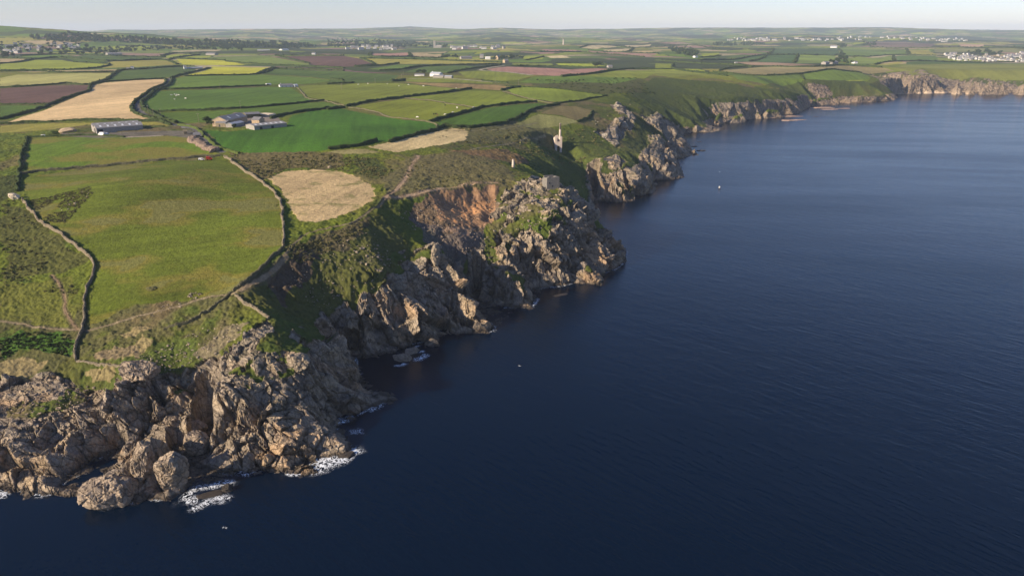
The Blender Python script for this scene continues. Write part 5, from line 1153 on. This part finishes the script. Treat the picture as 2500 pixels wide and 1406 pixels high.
cv_ = [(0, 0, 1.15), (.55, 0, 1.12), (.95, 0, 1.15), (1.25, 0, 1.25), (1.55, 0, .95), (1.75, 0, .62), (-.55, 0, 1.15), (-.95, 0, 1.12), (-1.12, 0, .9), (-1.16, 0, .5),
       (.8, .24, .75), (.8, .25, .4), (.82, .25, .03), (.8, -.24, .75), (.8, -.25, .4), (.82, -.25, .03), (-.8, .24, .8), (-.92, .25, .45), (-.85, .25, .03), (-.8, -.24, .8), (-.92, -.25, .45), (-.85, -.25, .03)]
ce_ = [(0, 1), (1, 2), (2, 3), (3, 4), (4, 5), (0, 6), (6, 7), (7, 8), (8, 9), (2, 10), (10, 11), (11, 12), (2, 13), (13, 14), (14, 15), (7, 16), (16, 17), (17, 18), (7, 19), (19, 20), (20, 21)]
cr_ = [.42, .42, .34, .24, .17, .10, .42, .32, .06, .04, .15, .09, .07, .15, .09, .07, .18, .09, .07, .18, .09, .07]
cow = skin_mesh('cow', cv_, ce_, cr_)
def herd(spots, mats, lab, grp, seed):
    rn = random.Random(seed); ms = []
    for m_ in mats: q = cow.copy(); q.materials.clear(); q.materials.append(m_); ms.append(q)
    for k, (u, v) in enumerate(spots):
        p = P2(u, v); o = bpy.data.objects.new('cow', ms[k % len(ms)]); C.objects.link(o); o.location = (p[0], p[1], gz(*p)); o.rotation_euler = (0, 0, rn.uniform(0, 6.28)); o.scale = (1.15,)*3; tag(o, lab, 'cow', grp)
herd(B((222,500),(292,494),(433,495),(518,510),(588,502),(697,512),(935,527)), [M['white']], 'pale cow grazing in the broad upper pasture', 'cows in the upper pasture', 1)
herd(B((650,740),(803,747),(853,720),(908,705),(940,670),(1002,690),(1060,665)), [M['white']], 'white cow on the sloping pasture', 'white cows on the sloping pasture', 2)
herd(B((770,717),(788,716),(855,652)), [M['black']], 'black cow on the sloping pasture', 'black cows on the sloping pasture', 3)
herd(B((797,722)), [M['brown']], 'single brown cow beside the black cows', None, 4)
herd(A((1250,577),(1270,572),(1285,574),(1297,577),(1270,607),(1348,602),(1280,582)), [M['white']], 'white cow in the long green field above the farm', 'cows in the long green field', 5)
def vehicle(u, v, L_, w_, hh, rz, body, name, lab, cat):
    p = P2(u, v); r = empty(name, (p[0], p[1], gz(*p)+.1), rz); tag(r, lab, cat)
    MB().prism([(-L_/2, .5), (L_/2, .5), (L_/2, hh*.55), (L_/2-.7, hh*.62), (L_/2-1.3, hh), (-L_/2, hh)], 'y', -w_/2, w_/2).build('body', body, r)
    MB().prism([(L_/2-1.28, hh*.66), (L_/2-.85, hh*.66), (L_/2-1.35, hh*.94), (L_/2-1.9, hh*.94), (L_/2-1.9, hh*.66)], 'y', -w_/2-.02, w_/2+.02).build('window', M['glass'], r)
    for sx_ in (-L_*.32, L_*.32):
        for sy in (-1, 1):
            wmb = MB(); wmb.rings([(0, 0, -.12, .42), (0, 0, .12, .42)], 12); wo = wmb.build('wheel', M['rubber'], r); wo.location = (sx_, sy*w_/2, .42); wo.rotation_euler = (math.pi/2, 0, 0)
    return r
vehicle(*A((742,868))[0], 6.5, 2.3, 2.9, 2.8, M['render'], 'van', 'white box van parked in front of the long grey barn', 'van')
vehicle(*A((776,866))[0], 4.2, 2.1, 2.4, 1.2, M['render'], 'van', 'smaller white van just right of the box van', 'van')
t_ = vehicle(*A((1522,1046))[0], 4.2, 1.9, 2.6, .4, M['redpaint'], 'tractor', 'red tractor parked at the end of the field wall', 'tractor')
t_ = vehicle(*A((1466,1048))[0], 4.0, 1.9, 1.7, .2, M['render'], 'car', 'pale car parked left of the red tractor', 'car')
vehicle(*A((318,872))[0], 4.0, 1.8, 1.5, .1, M['render'], 'car', 'white car left of the barn beside the hedge', 'car')
# boat
p = at(1756, 460, 0); r = empty('fishing_boat', (p[0], p[1], 0), math.radians(70)); tag(r, 'small dark fishing boat with a white cabin alone on the blue sea', 'boat'); r.scale = (.85,)*3
hb = []; st_ = [(-3.2, 1.05, .7), (-1.5, 1.25, .7), (.8, 1.2, .8), (2.4, .7, 1.0), (3.4, .08, 1.25)]
hm = MB()
for (sx_, hw_, hh_) in st_:
    for (a_, b_) in ((-hw_, hh_), (-hw_*.8, .1), (0, -.35), (hw_*.8, .1), (hw_, hh_)): hm.v.append((sx_, a_, b_))
for i in range(len(st_)-1):
    for k in range(4): q = i*5+k; hm.f.append((q, q+1, q+6, q+5))
    hm.f.append((i*5+4, i*5, i*5+5, i*5+9))
hm.f.append((0, 4, 3, 2, 1)); hm.f.append((20, 21, 22, 23, 24)); hm.build('hull', M['bluehull'], r)
MB().box((.6, 0, 1.5), (1.7, 1.5, 1.6), 0, .88).build('cabin', M['render'], r); MB().box((1.42, 0, 1.75), (.1, 1.1, .55)).build('window', M['glass'], r)
MB().rings([(-.9, 0, .7, .06), (-.9, 0, 3.6, .04)], 6).build('mast', M['wood'], r); MB().box((-2.2, 0, 1.0), (1.2, 1.1, .6)).build('fish_box', M['straw'], r)
gv = [(0, 0, 0), (.22, 0, .03), (-.28, 0, .0), (0, .3, .08), (-.05, .62, .02), (0, -.3, .08), (-.05, -.62, .02), (.34, 0, .05)]
gull = skin_mesh('gull', gv, [(0, 1), (0, 2), (0, 3), (3, 4), (0, 5), (5, 6), (1, 7)], [.09, .07, .03, (.02, .07), (.01, .03), (.02, .07), (.01, .03), .04]); gull.materials.append(M['white'])
for k, (u, v, z_) in enumerate([(545,1287,8), (552,1288,9), (1268,893,6), (1757,420,5)]):
    q = at(u, v, z_); o = bpy.data.objects.new('gull', gull); C.objects.link(o); o.location = (q[0], q[1], z_); o.rotation_euler = (0, .1, .6*k); o.scale = (1.1,)*3
    tag(o, ['white gull flying low over the dark water, left of a pair', 'white gull flying low over the dark water, right of a pair', 'lone gull over the sea off the second cove', 'lone gull above the fishing boat'][k], 'gull')

# ------------------------------------------------------------------ boulders, crags, heaps
def crag(u, v, size, rz, tilt, material, name, lab, cat, seed, lift=.25, loc=None, rough_=.06):
    import bmesh
    rn = random.Random(seed); bm = bmesh.new(); bmesh.ops.create_icosphere(bm, subdivisions=5 if max(size) > 6 else 4, radius=.5)
    co = np.array([v_.co for v_ in bm.verts]); d_ = co/np.linalg.norm(co, axis=1)[:, None]; S_ = np.array(size)
    rr = np.random.default_rng(seed); pn = rr.normal(size=(15, 3)); pn /= np.linalg.norm(pn, axis=1)[:, None]; pn = np.vstack([pn, [[0, 0, 1], [1, 0, 0], [-1, 0, 0], [0, 1, 0], [0, -1, 0]]]); pn[15:] += rr.normal(size=(5, 3))*.22; pn /= np.linalg.norm(pn, axis=1)[:, None]
    ph = rr.uniform(.34, .52, 20) if rough_ > .04 else rr.uniform(.44, .50, 20)
    rad_ = (ph[None, :]/np.maximum(d_@pn.T, .05)).min(1); rad_ = np.minimum(rad_, .62)
    co = d_*rad_[:, None]*S_
    v1_, e_ = blocks3(co+seed*7.7, max(size)*.30, seed, 1.2, (1, .8, 1.4)); v2_, e2_ = blocks3(co+seed*3.3, max(size)*.12, seed+1, 1.2)
    k_ = (v1_*.9+v2_*.45-.5*np.exp(-(e_/.05)**2)-.25*np.exp(-(e2_/.05)**2))*(min(size)/9)*rough_/.06
    co = co+d_*k_[:, None]
    R_ = Matrix.Rotation(rz, 3, 'Z') @ Matrix.Rotation(tilt, 3, 'Y')
    for v_, c_ in zip(bm.verts, co): v_.co = R_ @ Vector(c_)
    me = bpy.data.meshes.new(name); bm.to_mesh(me); bm.free(); me.materials.append(material); o = bpy.data.objects.new(name, me); C.objects.link(o)
    p = P2(u, v) if loc is None else loc; z_ = gz(p[0], p[1]) if len(p) < 3 else p[2]; o.location = (p[0], p[1], z_+size[2]*lift); tag(o, lab, cat); return o
BO, WR = M['boulder'], M['warmrock']
crag(476, 1060, (9, 7, 10), .3, .1, WR, 'boulder', 'huge smooth rounded boulder bulging from the left flank of the near headland', 'boulder', 1, .35, rough_=.025)
crag(470, 992, (7, 5, 6), .5, .2, WR, 'boulder', 'blocky crag perched above the huge rounded boulder', 'crag', 2, .3)
crag(418, 1042, (8, 6, 6), .2, .2, WR, 'boulder', 'cracked rock knob left of the huge rounded boulder', 'crag', 3, .3)
crag(418, 1160, (11, 9, 21), -.4, .28, WR, 'rock_stack', 'tall slanting rock slab on the right of the sea stack', 'sea stack', 4, .25)
crag(350, 1150, (7, 9, 17), -.2, .18, WR, 'rock_stack', 'leaning rock pillar in the middle of the sea stack', 'sea stack', 5, .22)
crag(268, 1205, (19, 12, 10), .3, .1, WR, 'rock_stack', 'low slabby left end of the sea stack', 'sea stack', 6, .2)
crag(1062, 640, (5, 6, 13), .2, .05, BO, 'rock_pinnacle', 'pale rock pinnacle at the top of the second headland ridge', 'pinnacle', 7, .35)
crag(730, 895, (10, 9, 8), .2, .1, BO, 'boulder', 'greenish domed crag on the crest of the near headland', 'crag', 8, .3)
crag(340, 925, (13, 9, 9), .1, .15, WR, 'boulder', 'blocky knob of rock left of the dark gully', 'crag', 9, .3)
crag(35, 486, (7, 5, 4.2), .3, .1, M['straw'], 'boulder', 'big white boulder at the corner of the mossy wall', 'boulder', 10, .3)
crag(1478, 336, (11, 8, 9), .3, .25, M['palecrag'], 'boulder', 'pale cream crag on the slope nearest the tall mine stack', 'crag', 21, .2)
crag(1522, 306, (13, 9, 10), -.2, .2, M['palecrag'], 'boulder', 'larger pale crag uphill of the cream crag', 'crag', 22, .15)
crag(1508, 266, (11, 7, 6), .2, .1, M['palecrag'], 'boulder', 'pale rocks on the clifftop above the two cream crags', 'crag', 23, .15)
crag(804, 409, (3, 2, 1.6), .2, 0, BO, 'boulder', 'small pale block beside the path above the stubble field', 'boulder', 11, .3)
crag(371, 706, (5.5, 3.5, 1.8), .3, 0, M['heath'], 'bush', 'brown domed bramble bush alone in the lower pasture', 'bush', 12, .2)
# skerries
SK = [(512,1208,(9,4,1.3),M['wetrock'],'dark wet reef ringed with foam in front of the near headland'), (556,1196,(4,3.5,4),M['wetrock'],'brown rock tip standing in the foam right of the dark reef'),
 (985,876,(11,7,5),WR,'low rock islet with foam in the second cove'), (1008,858,(9,6,3),WR,'flat rock right behind the low islet in the second cove'), (1368,720,(12,4,.8),M['wetrock'],'barely awash rock off the small ridge'), (845,1112,(7,4,2),M['wetrock'],'black rock at the water edge behind the biggest surf')]
for i, (u, v, s_, m_, lab) in enumerate(SK): q = at(u, v, 0); crag(u, v, s_, .4, 0, m_, 'sea_rock', lab, 'sea rock', 30+i, .15, (q[0], q[1], -.2))
SKF = [D((900,708))+[(26,16,2.2)], D((965,704))+[(34,10,1.6)], D((1130,622))+[(60,26,3)], D((1190,632))+[(40,16,2)], D((1275,626))+[(34,12,1.6)], D((900,680))+[(70,16,2.4)], D((700,690))+[(60,18,3)], D((410,762))+[(34,16,3)], D((340,772))+[(30,14,3)], D((310,912))+[(12,8,2)], D((265,884))+[(9,7,2)], D((300,852))+[(8,5,1)], D((1620,556))+[(20,12,2)], D((1090,682))+[(16,8,1)]]
for i, (q_, s_) in enumerate(SKF): q = at(q_[0], q_[1], 0); crag(0, 0, s_, .15, 0, M['reef'] if i < 7 else M['wetrock'], 'sea_rock', 'low tide rock off the far headlands', 'sea rock', 50+i, .1, (q[0], q[1], -.1)); bpy.data.objects[-1]
for o in [o for o in C.objects if o.name.startswith('sea_rock') and o.get('label', '').startswith('low tide')]: o['group'] = 'low tide rocks off the far headlands'
crag(*A((500,842))[0], (14, 10, 6), .3, 0, M['sand'], 'heap', 'rounded heap of sand left of the long grey barn', 'heap', 70, .2, rough_=.02)
crag(*A((385,850))[0], (12, 8, 4), .3, 0, M['bank'], 'heap', 'earth mound between the hedge and the sand heap', 'heap', 71, .2, rough_=.03)
sweep(A((1392,893),(1440,928),(1500,962),(1570,988)), 'heap', 2.8, 6.5, M['pinkheap'], 'long bank of pinkish rubble beside the lane', 'heap', None, .5, 77)
crag(*A((1940,722))[0], (20, 12, 4), .0, 0, M['straw'], 'heap', 'pale silage heap at the back of the farmyard', 'heap', 74, .2, rough_=.02)
def scatter(poly, n_, smin, smax, material, seed, stuff=None, lab=None, grp=None, flat=.6, rockonly=None, fixed=None):
    rn = random.Random(seed); PP = np.array(poly, float); v, f = [], []; k = 0; tries = 0
    while k < n_ and tries < n_*30:
        tries += 1; u, w_ = rn.uniform(PP[:, 0].min(), PP[:, 0].max()), rn.uniform(PP[:, 1].min(), PP[:, 1].max())
        if not inside(PP, np.array([u]), np.array([w_]))[0]: continue
        q = hit(u, w_); z_ = gz(*q)
        if z_ < .8: continue
        k += 1; s_ = smin+(smax-smin)*rn.random()**2.5; hv, hf = HB[rn.randrange(24)]
        R_ = Matrix.Rotation(rn.uniform(0, 6.28), 3, 'Z') @ Matrix.Rotation(rn.uniform(-.5, .5), 3, 'X'); S_ = Vector((s_*rn.uniform(.8, 1.5), s_*rn.uniform(.6, 1), s_*flat*rn.uniform(.7, 1.3)))
        pts_ = [tuple((R_ @ Vector((a[0]*S_.x, a[1]*S_.y, a[2]*S_.z)))) for a in hv]
        if stuff:
            i = len(v); v += [(a[0]+q[0], a[1]+q[1], a[2]+z_+s_*.1) for a in pts_]; f += [tuple(i+t for t in g) for g in hf]
        else:
            m_ = MB(); m_.v, m_.f = pts_, list(hf); o = m_.build('boulder', material); o.location = (q[0], q[1], z_+s_*.15); tag(o, lab, 'boulder', grp)
    if stuff: m_ = MB(); m_.v, m_.f = v, f; o = m_.build(stuff, material); tag(o, lab, None, None, 'stuff')
scatter([(455,725),(465,713),(492,715),(495,724),(470,730)], 26, .5, 1.6, BO, 80, None, 'white stone in the pile beside the path', 'pile of white stones', .7)
scatter([(360,762),(400,745),(455,732),(470,742),(400,765),(370,775)], 18, .4, 1.3, BO, 81, None, 'white stone scattered beside the footpath', 'stones along the footpath')
scatter([(180,475),(230,460),(215,485),(160,520),(140,515)], 18, .5, 1.8, BO, 82, None, 'pale stone in the dark scrub patch of the big pasture', 'stones in the scrub patch')
scatter([(850,600),(920,590),(960,640),(940,670),(870,640)], 30, .6, 2.4, BO, 83, None, 'pale boulder on the grass slope above the second headland', 'boulders above the second headland')
scatter([(700,640),(900,560),(960,600),(940,690),(860,740),(780,760),(700,700)], 420, .3, 1.1, BO, 84, 'scree', 'pale stones scattered over the shaded grass slope')
scatter([(960,520),(1060,490),(1200,490),(1200,600),(1230,660),(1110,650),(1040,590)], 900, .3, 1.3, M['warmrock'], 85, 'scree', 'loose stones and slabs filling the scree bowl')
scatter([(1185,500),(1260,450),(1400,470),(1430,560),(1500,620),(1420,660),(1230,640)], 330, .6, 2.4, BO, 86, 'scree', 'broken granite blocks over the mine headland')
scatter([(0,935),(110,925),(260,950),(290,1000),(200,1060),(0,1040)], 500, .4, 1.5, M['warmrock'], 87, 'scree', 'broken slabs on the near shore platform')
scatter([(530,900),(640,800),(700,850),(840,900),(900,980),(840,1090),(700,1120),(560,1080),(520,980)], 70, .5, 1.6, M['warmrock'], 88, 'scree', 'angular blocks over the near headland')
scatter([(300,890),(500,800),(600,790),(600,830),(500,880),(330,930)], 320, .3, 1.2, BO, 89, 'scree', 'stones in the grass above the gully')
scatter([(1440,300),(1540,250),(1560,300),(1500,360),(1450,340)], 40, .8, 2.6, BO, 90, 'scree', 'pale blocks on the bay crags')
scatter([(880,700),(960,640),(1060,620),(1190,790),(1100,790),(1000,830),(880,840),(840,790)], 110, .5, 1.6, M['warmrock'], 91, 'scree', 'angular blocks over the second headland')
# scrub
def scrub(poly, n_, smin, smax, material, seed, name, lab):
    rn = random.Random(seed); PP = np.array(poly, float); v, f = [], []; k = 0; tries = 0
    while k < n_ and tries < n_*20:
        tries += 1; u, w_ = rn.uniform(PP[:, 0].min(), PP[:, 0].max()), rn.uniform(PP[:, 1].min(), PP[:, 1].max())
        if not inside(PP, np.array([u]), np.array([w_]))[0]: continue
        q = hit(u, w_); z_ = gz(*q); k += 1
        if vnoise(np.array([q[0]/14]), np.array([q[1]/14]), seed)[0] < .42: continue
        s_ = rn.uniform(smin, smax); a_, b_ = clumps(rn, (q[0], q[1], z_+s_*.1), s_, 26, s_*.34, .5); i = len(v); v += a_; f += [tuple(i+t for t in g) for g in b_]
    m_ = MB(); m_.v, m_.f = v, f; o = m_.build(name, material); tag(o, lab, None, None, 'stuff')
scrub([(560,376),(790,374),(850,384),(930,384),(960,420),(930,440),(800,412),(700,412),(650,440),(600,408)], 700, .6, 1.5, M['heath'], 61, 'scrub', 'brown gorse and heather strip above the rounded stubble field')
scrub([(70,490),(220,456),(232,470),(200,500),(160,545),(110,540)], 1300, .3, .8, M['heath'], 62, 'scrub', 'dark scrub patch in the corner of the big pasture')
scrub([(-60,430),(45,430),(40,480),(60,520),(210,640),(190,720),(0,700),(-60,600)], 700, .4, 1.1, M['heath'], 63, 'scrub', 'low scrub left of the mossy wall')
scrub([(1000,385),(1240,380),(1300,430),(1240,450),(960,470)], 500, .4, 1.1, M['heath'], 64, 'scrub', 'heather on the mine ridge')
scrub([(1060,310),(1340,320),(1500,300),(1440,420),(1330,400),(1200,360),(1050,355)], 400, .8, 1.8, M['heath'], 65, 'scrub', 'gorse on the slopes around the tall chimney')
scrub([(1300,195),(1560,190),(1600,230),(1440,232)], 350, 1.2, 2.6, M['hedge'], 66, 'scrub', 'dark thicket along the valley edge')
scrub([(0,830),(60,810),(180,820),(170,870),(60,850),(0,880)], 350, .4, .9, M['hedge'], 67, 'scrub', 'bright bracken above the left shore')
scrub([(700,600),(760,590),(880,540),(890,560),(800,620),(720,650)], 250, .5, 1.3, M['heath'], 68, 'scrub', 'brown scrub below the coast path')
print('stones', time.time()-T0)

# ------------------------------------------------------------------ foam
fm, n, b = mat('foam'); L = n.links; b.inputs['Base Color'].default_value = (.82, .86, .88, 1); b.inputs['Roughness'].default_value = .7
geo = nn(n, 'ShaderNodeNewGeometry'); at_ = nn(n, 'ShaderNodeAttribute', attribute_name='Col'); sx_ = nn(n, 'ShaderNodeSeparateColor'); L.new(at_.outputs['Color'], sx_.inputs[0])
t1 = nn(n, 'ShaderNodeTexNoise', Scale=.42, Detail=5.0, Roughness=.6, Distortion=1.8); L.new(geo.outputs['Position'], t1.inputs['Vector'])
ab = nn(n, 'ShaderNodeMath', operation='SUBTRACT'); L.new(t1.outputs['Fac'], ab.inputs[0]); ab.inputs[1].default_value = .5
a2 = nn(n, 'ShaderNodeMath', operation='ABSOLUTE'); L.new(ab.outputs[0], a2.inputs[0])
a3 = nn(n, 'ShaderNodeMath', operation='MULTIPLY_ADD'); L.new(a2.outputs[0], a3.inputs[0]); a3.inputs[1].default_value = -26.0; a3.inputs[2].default_value = 1.0      # veins
t3 = nn(n, 'ShaderNodeTexNoise', Scale=.22, Detail=3.0); L.new(geo.outputs['Position'], t3.inputs['Vector'])
a4 = nn(n, 'ShaderNodeMath', operation='MULTIPLY_ADD'); L.new(t3.outputs['Fac'], a4.inputs[0]); a4.inputs[1].default_value = 2.6; a4.inputs[2].default_value = -1.5
a5 = nn(n, 'ShaderNodeMath', operation='ADD'); L.new(a3.outputs[0], a5.inputs[0]); L.new(a4.outputs[0], a5.inputs[1])
a6 = nn(n, 'ShaderNodeMath', operation='MULTIPLY_ADD'); L.new(sx_.outputs[0], a6.inputs[0]); a6.inputs[1].default_value = 1.9; a6.inputs[2].default_value = -.95
a7 = nn(n, 'ShaderNodeMath', operation='ADD', use_clamp=True); L.new(a5.outputs[0], a7.inputs[0]); L.new(a6.outputs[0], a7.inputs[1])
L.new(a7.outputs[0], b.inputs['Alpha']); M['foam'] = fm
def foam(px, wid, strength, seed, lab='white foam washing along the rocks'):
    W = dense(np.array([at(u, v, 0) for u, v in px]), .8); T = np.gradient(W, axis=0); T /= np.linalg.norm(T, axis=1)[:, None]; Nn = np.c_[-T[:, 1], T[:, 0]]; K = 11; n_ = len(W)
    vs_, cs = [], []; s_ = np.linspace(0, 1, n_)
    for k in range(K):
        a_ = (k/(K-1)-.5)*2; w_ = wid*1.35*(1+.5*fbm(np.arange(n_)/8., np.zeros(n_)+seed, 2, seed)); e = (1-abs(a_)**1.6)*np.minimum(1, np.minimum(s_, 1-s_)*5)
        zz = .10+.25*np.maximum(0, vnoise(W[:, 0]/2+k, W[:, 1]/2, seed)-.3)*e
        vs_.append(np.c_[W+Nn*(a_*w_)[:, None], zz]); cs.append(np.repeat((e*strength)[:, None], 3, 1))
    vs_ = np.stack(vs_, 1).reshape(-1, 3); cs = np.stack(cs, 1).reshape(-1, 3); i = (np.arange(n_-1)[:, None]*K+np.arange(K-1)[None, :]).ravel(); f = np.c_[i, i+K, i+K+1, i+1]
    o = mesh_from('foam', vs_, f, M['foam'], cs); tag(o, lab, None, None, 'stuff')
FO = [([(742,1150),(765,1148),(790,1135),(815,1128),(845,1115),(866,1098),(886,1082)], 4.2, 1.05), ([(770,1118),(800,1122),(830,1120)], 3, 1.0), ([(800,1035),(825,1032),(845,1028),(868,1022)], 1.8, .85), ([(895,1006),(920,995),(945,980)], 1.6, .8), ([(845,1055),(870,1050),(875,1065)], 2, .6),
 ([(440,1240),(455,1215),(480,1195),(520,1186),(555,1180),(583,1180)], 3.0, .85), ([(450,1242),(480,1238),(515,1222),(550,1215),(572,1205)], 2.6, .85), ([(450,1232),(475,1222),(490,1215)], 2.2, 1.0), ([(235,1242),(270,1238),(310,1230),(345,1224)], 1.6, .8), ([(-20,1212),(0,1205),(15,1196)], 3.5, .9), ([(38,1192),(52,1188)], 1.4, .7), ([(80,1214),(110,1212),(140,1200)], 1.3, .6),
 ([(955,894),(980,892),(995,886)], 1.2, .8), ([(1000,882),(1025,876),(1050,862)], 2.4, 1.0), ([(1015,862),(1040,856)], 1.5, .8), ([(1040,834),(1072,826)], 1.2, .6), ([(1285,752),(1300,748),(1312,736),(1310,724)], 1.8, .85), ([(1225,752),(1260,752)], 1.4, .6), ([(1340,706),(1390,694),(1400,690)], 1.3, .6), ([(1400,682),(1470,668),(1505,660)], 1.0, .55), ([(690,1156),(720,1158),(742,1154)], 1.8, .8), ([(560,1162),(600,1162),(640,1156)], 1.0, .5), ([(1190,812),(1210,806),(1205,790)], 1.2, .6), ([(1520,640),(1530,620),(1526,605)], .9, .5), ([(180,1165),(200,1160),(215,1152)], 1.2, .45), ([(1000,852),(1030,842)], 1.0, .6), ([(870,892),(885,918)], .8, .5)]
for i, (px, w_, st) in enumerate(FO): foam(px, w_, st, 400+i)
cc_ = [c for c in COAST if 0 <= c[0] <= 1540 and c[1] > 560]
for i in range(0, len(cc_)-1, 9): foam([(a, b+1) for a, b in cc_[i:i+10]], .9, .62, 600+i)
# ------------------------------------------------------------------ haze
hz = bpy.data.materials.new('haze_air'); hz.use_nodes = True; n = hz.node_tree; n.nodes.clear()
pv = n.nodes.new('ShaderNodeVolumePrincipled'); pv.inputs['Color'].default_value = (.70, .83, 1.0, 1); pv.inputs['Density'].default_value = HAZE = 4.8e-5; pv.inputs['Anisotropy'].default_value = .0
oo = n.nodes.new('ShaderNodeOutputMaterial'); n.links.new(pv.outputs[0], oo.inputs['Volume'])
bx = np.array([(sx, sy, sz) for sz in (-22, 330) for sx, sy in ((-24000, -800), (24000, -800), (24000, 22000), (-24000, 22000))], float)
o = mesh_from('haze', bx, np.array([[0, 3, 2, 1], [4, 5, 6, 7], [0, 1, 5, 4], [1, 2, 6, 5], [2, 3, 7, 6], [3, 0, 4, 7]]), hz, None, False); tag(o, 'thin blue summer haze filling the air', 'haze', None, 'stuff')
print('script done', time.time()-T0)
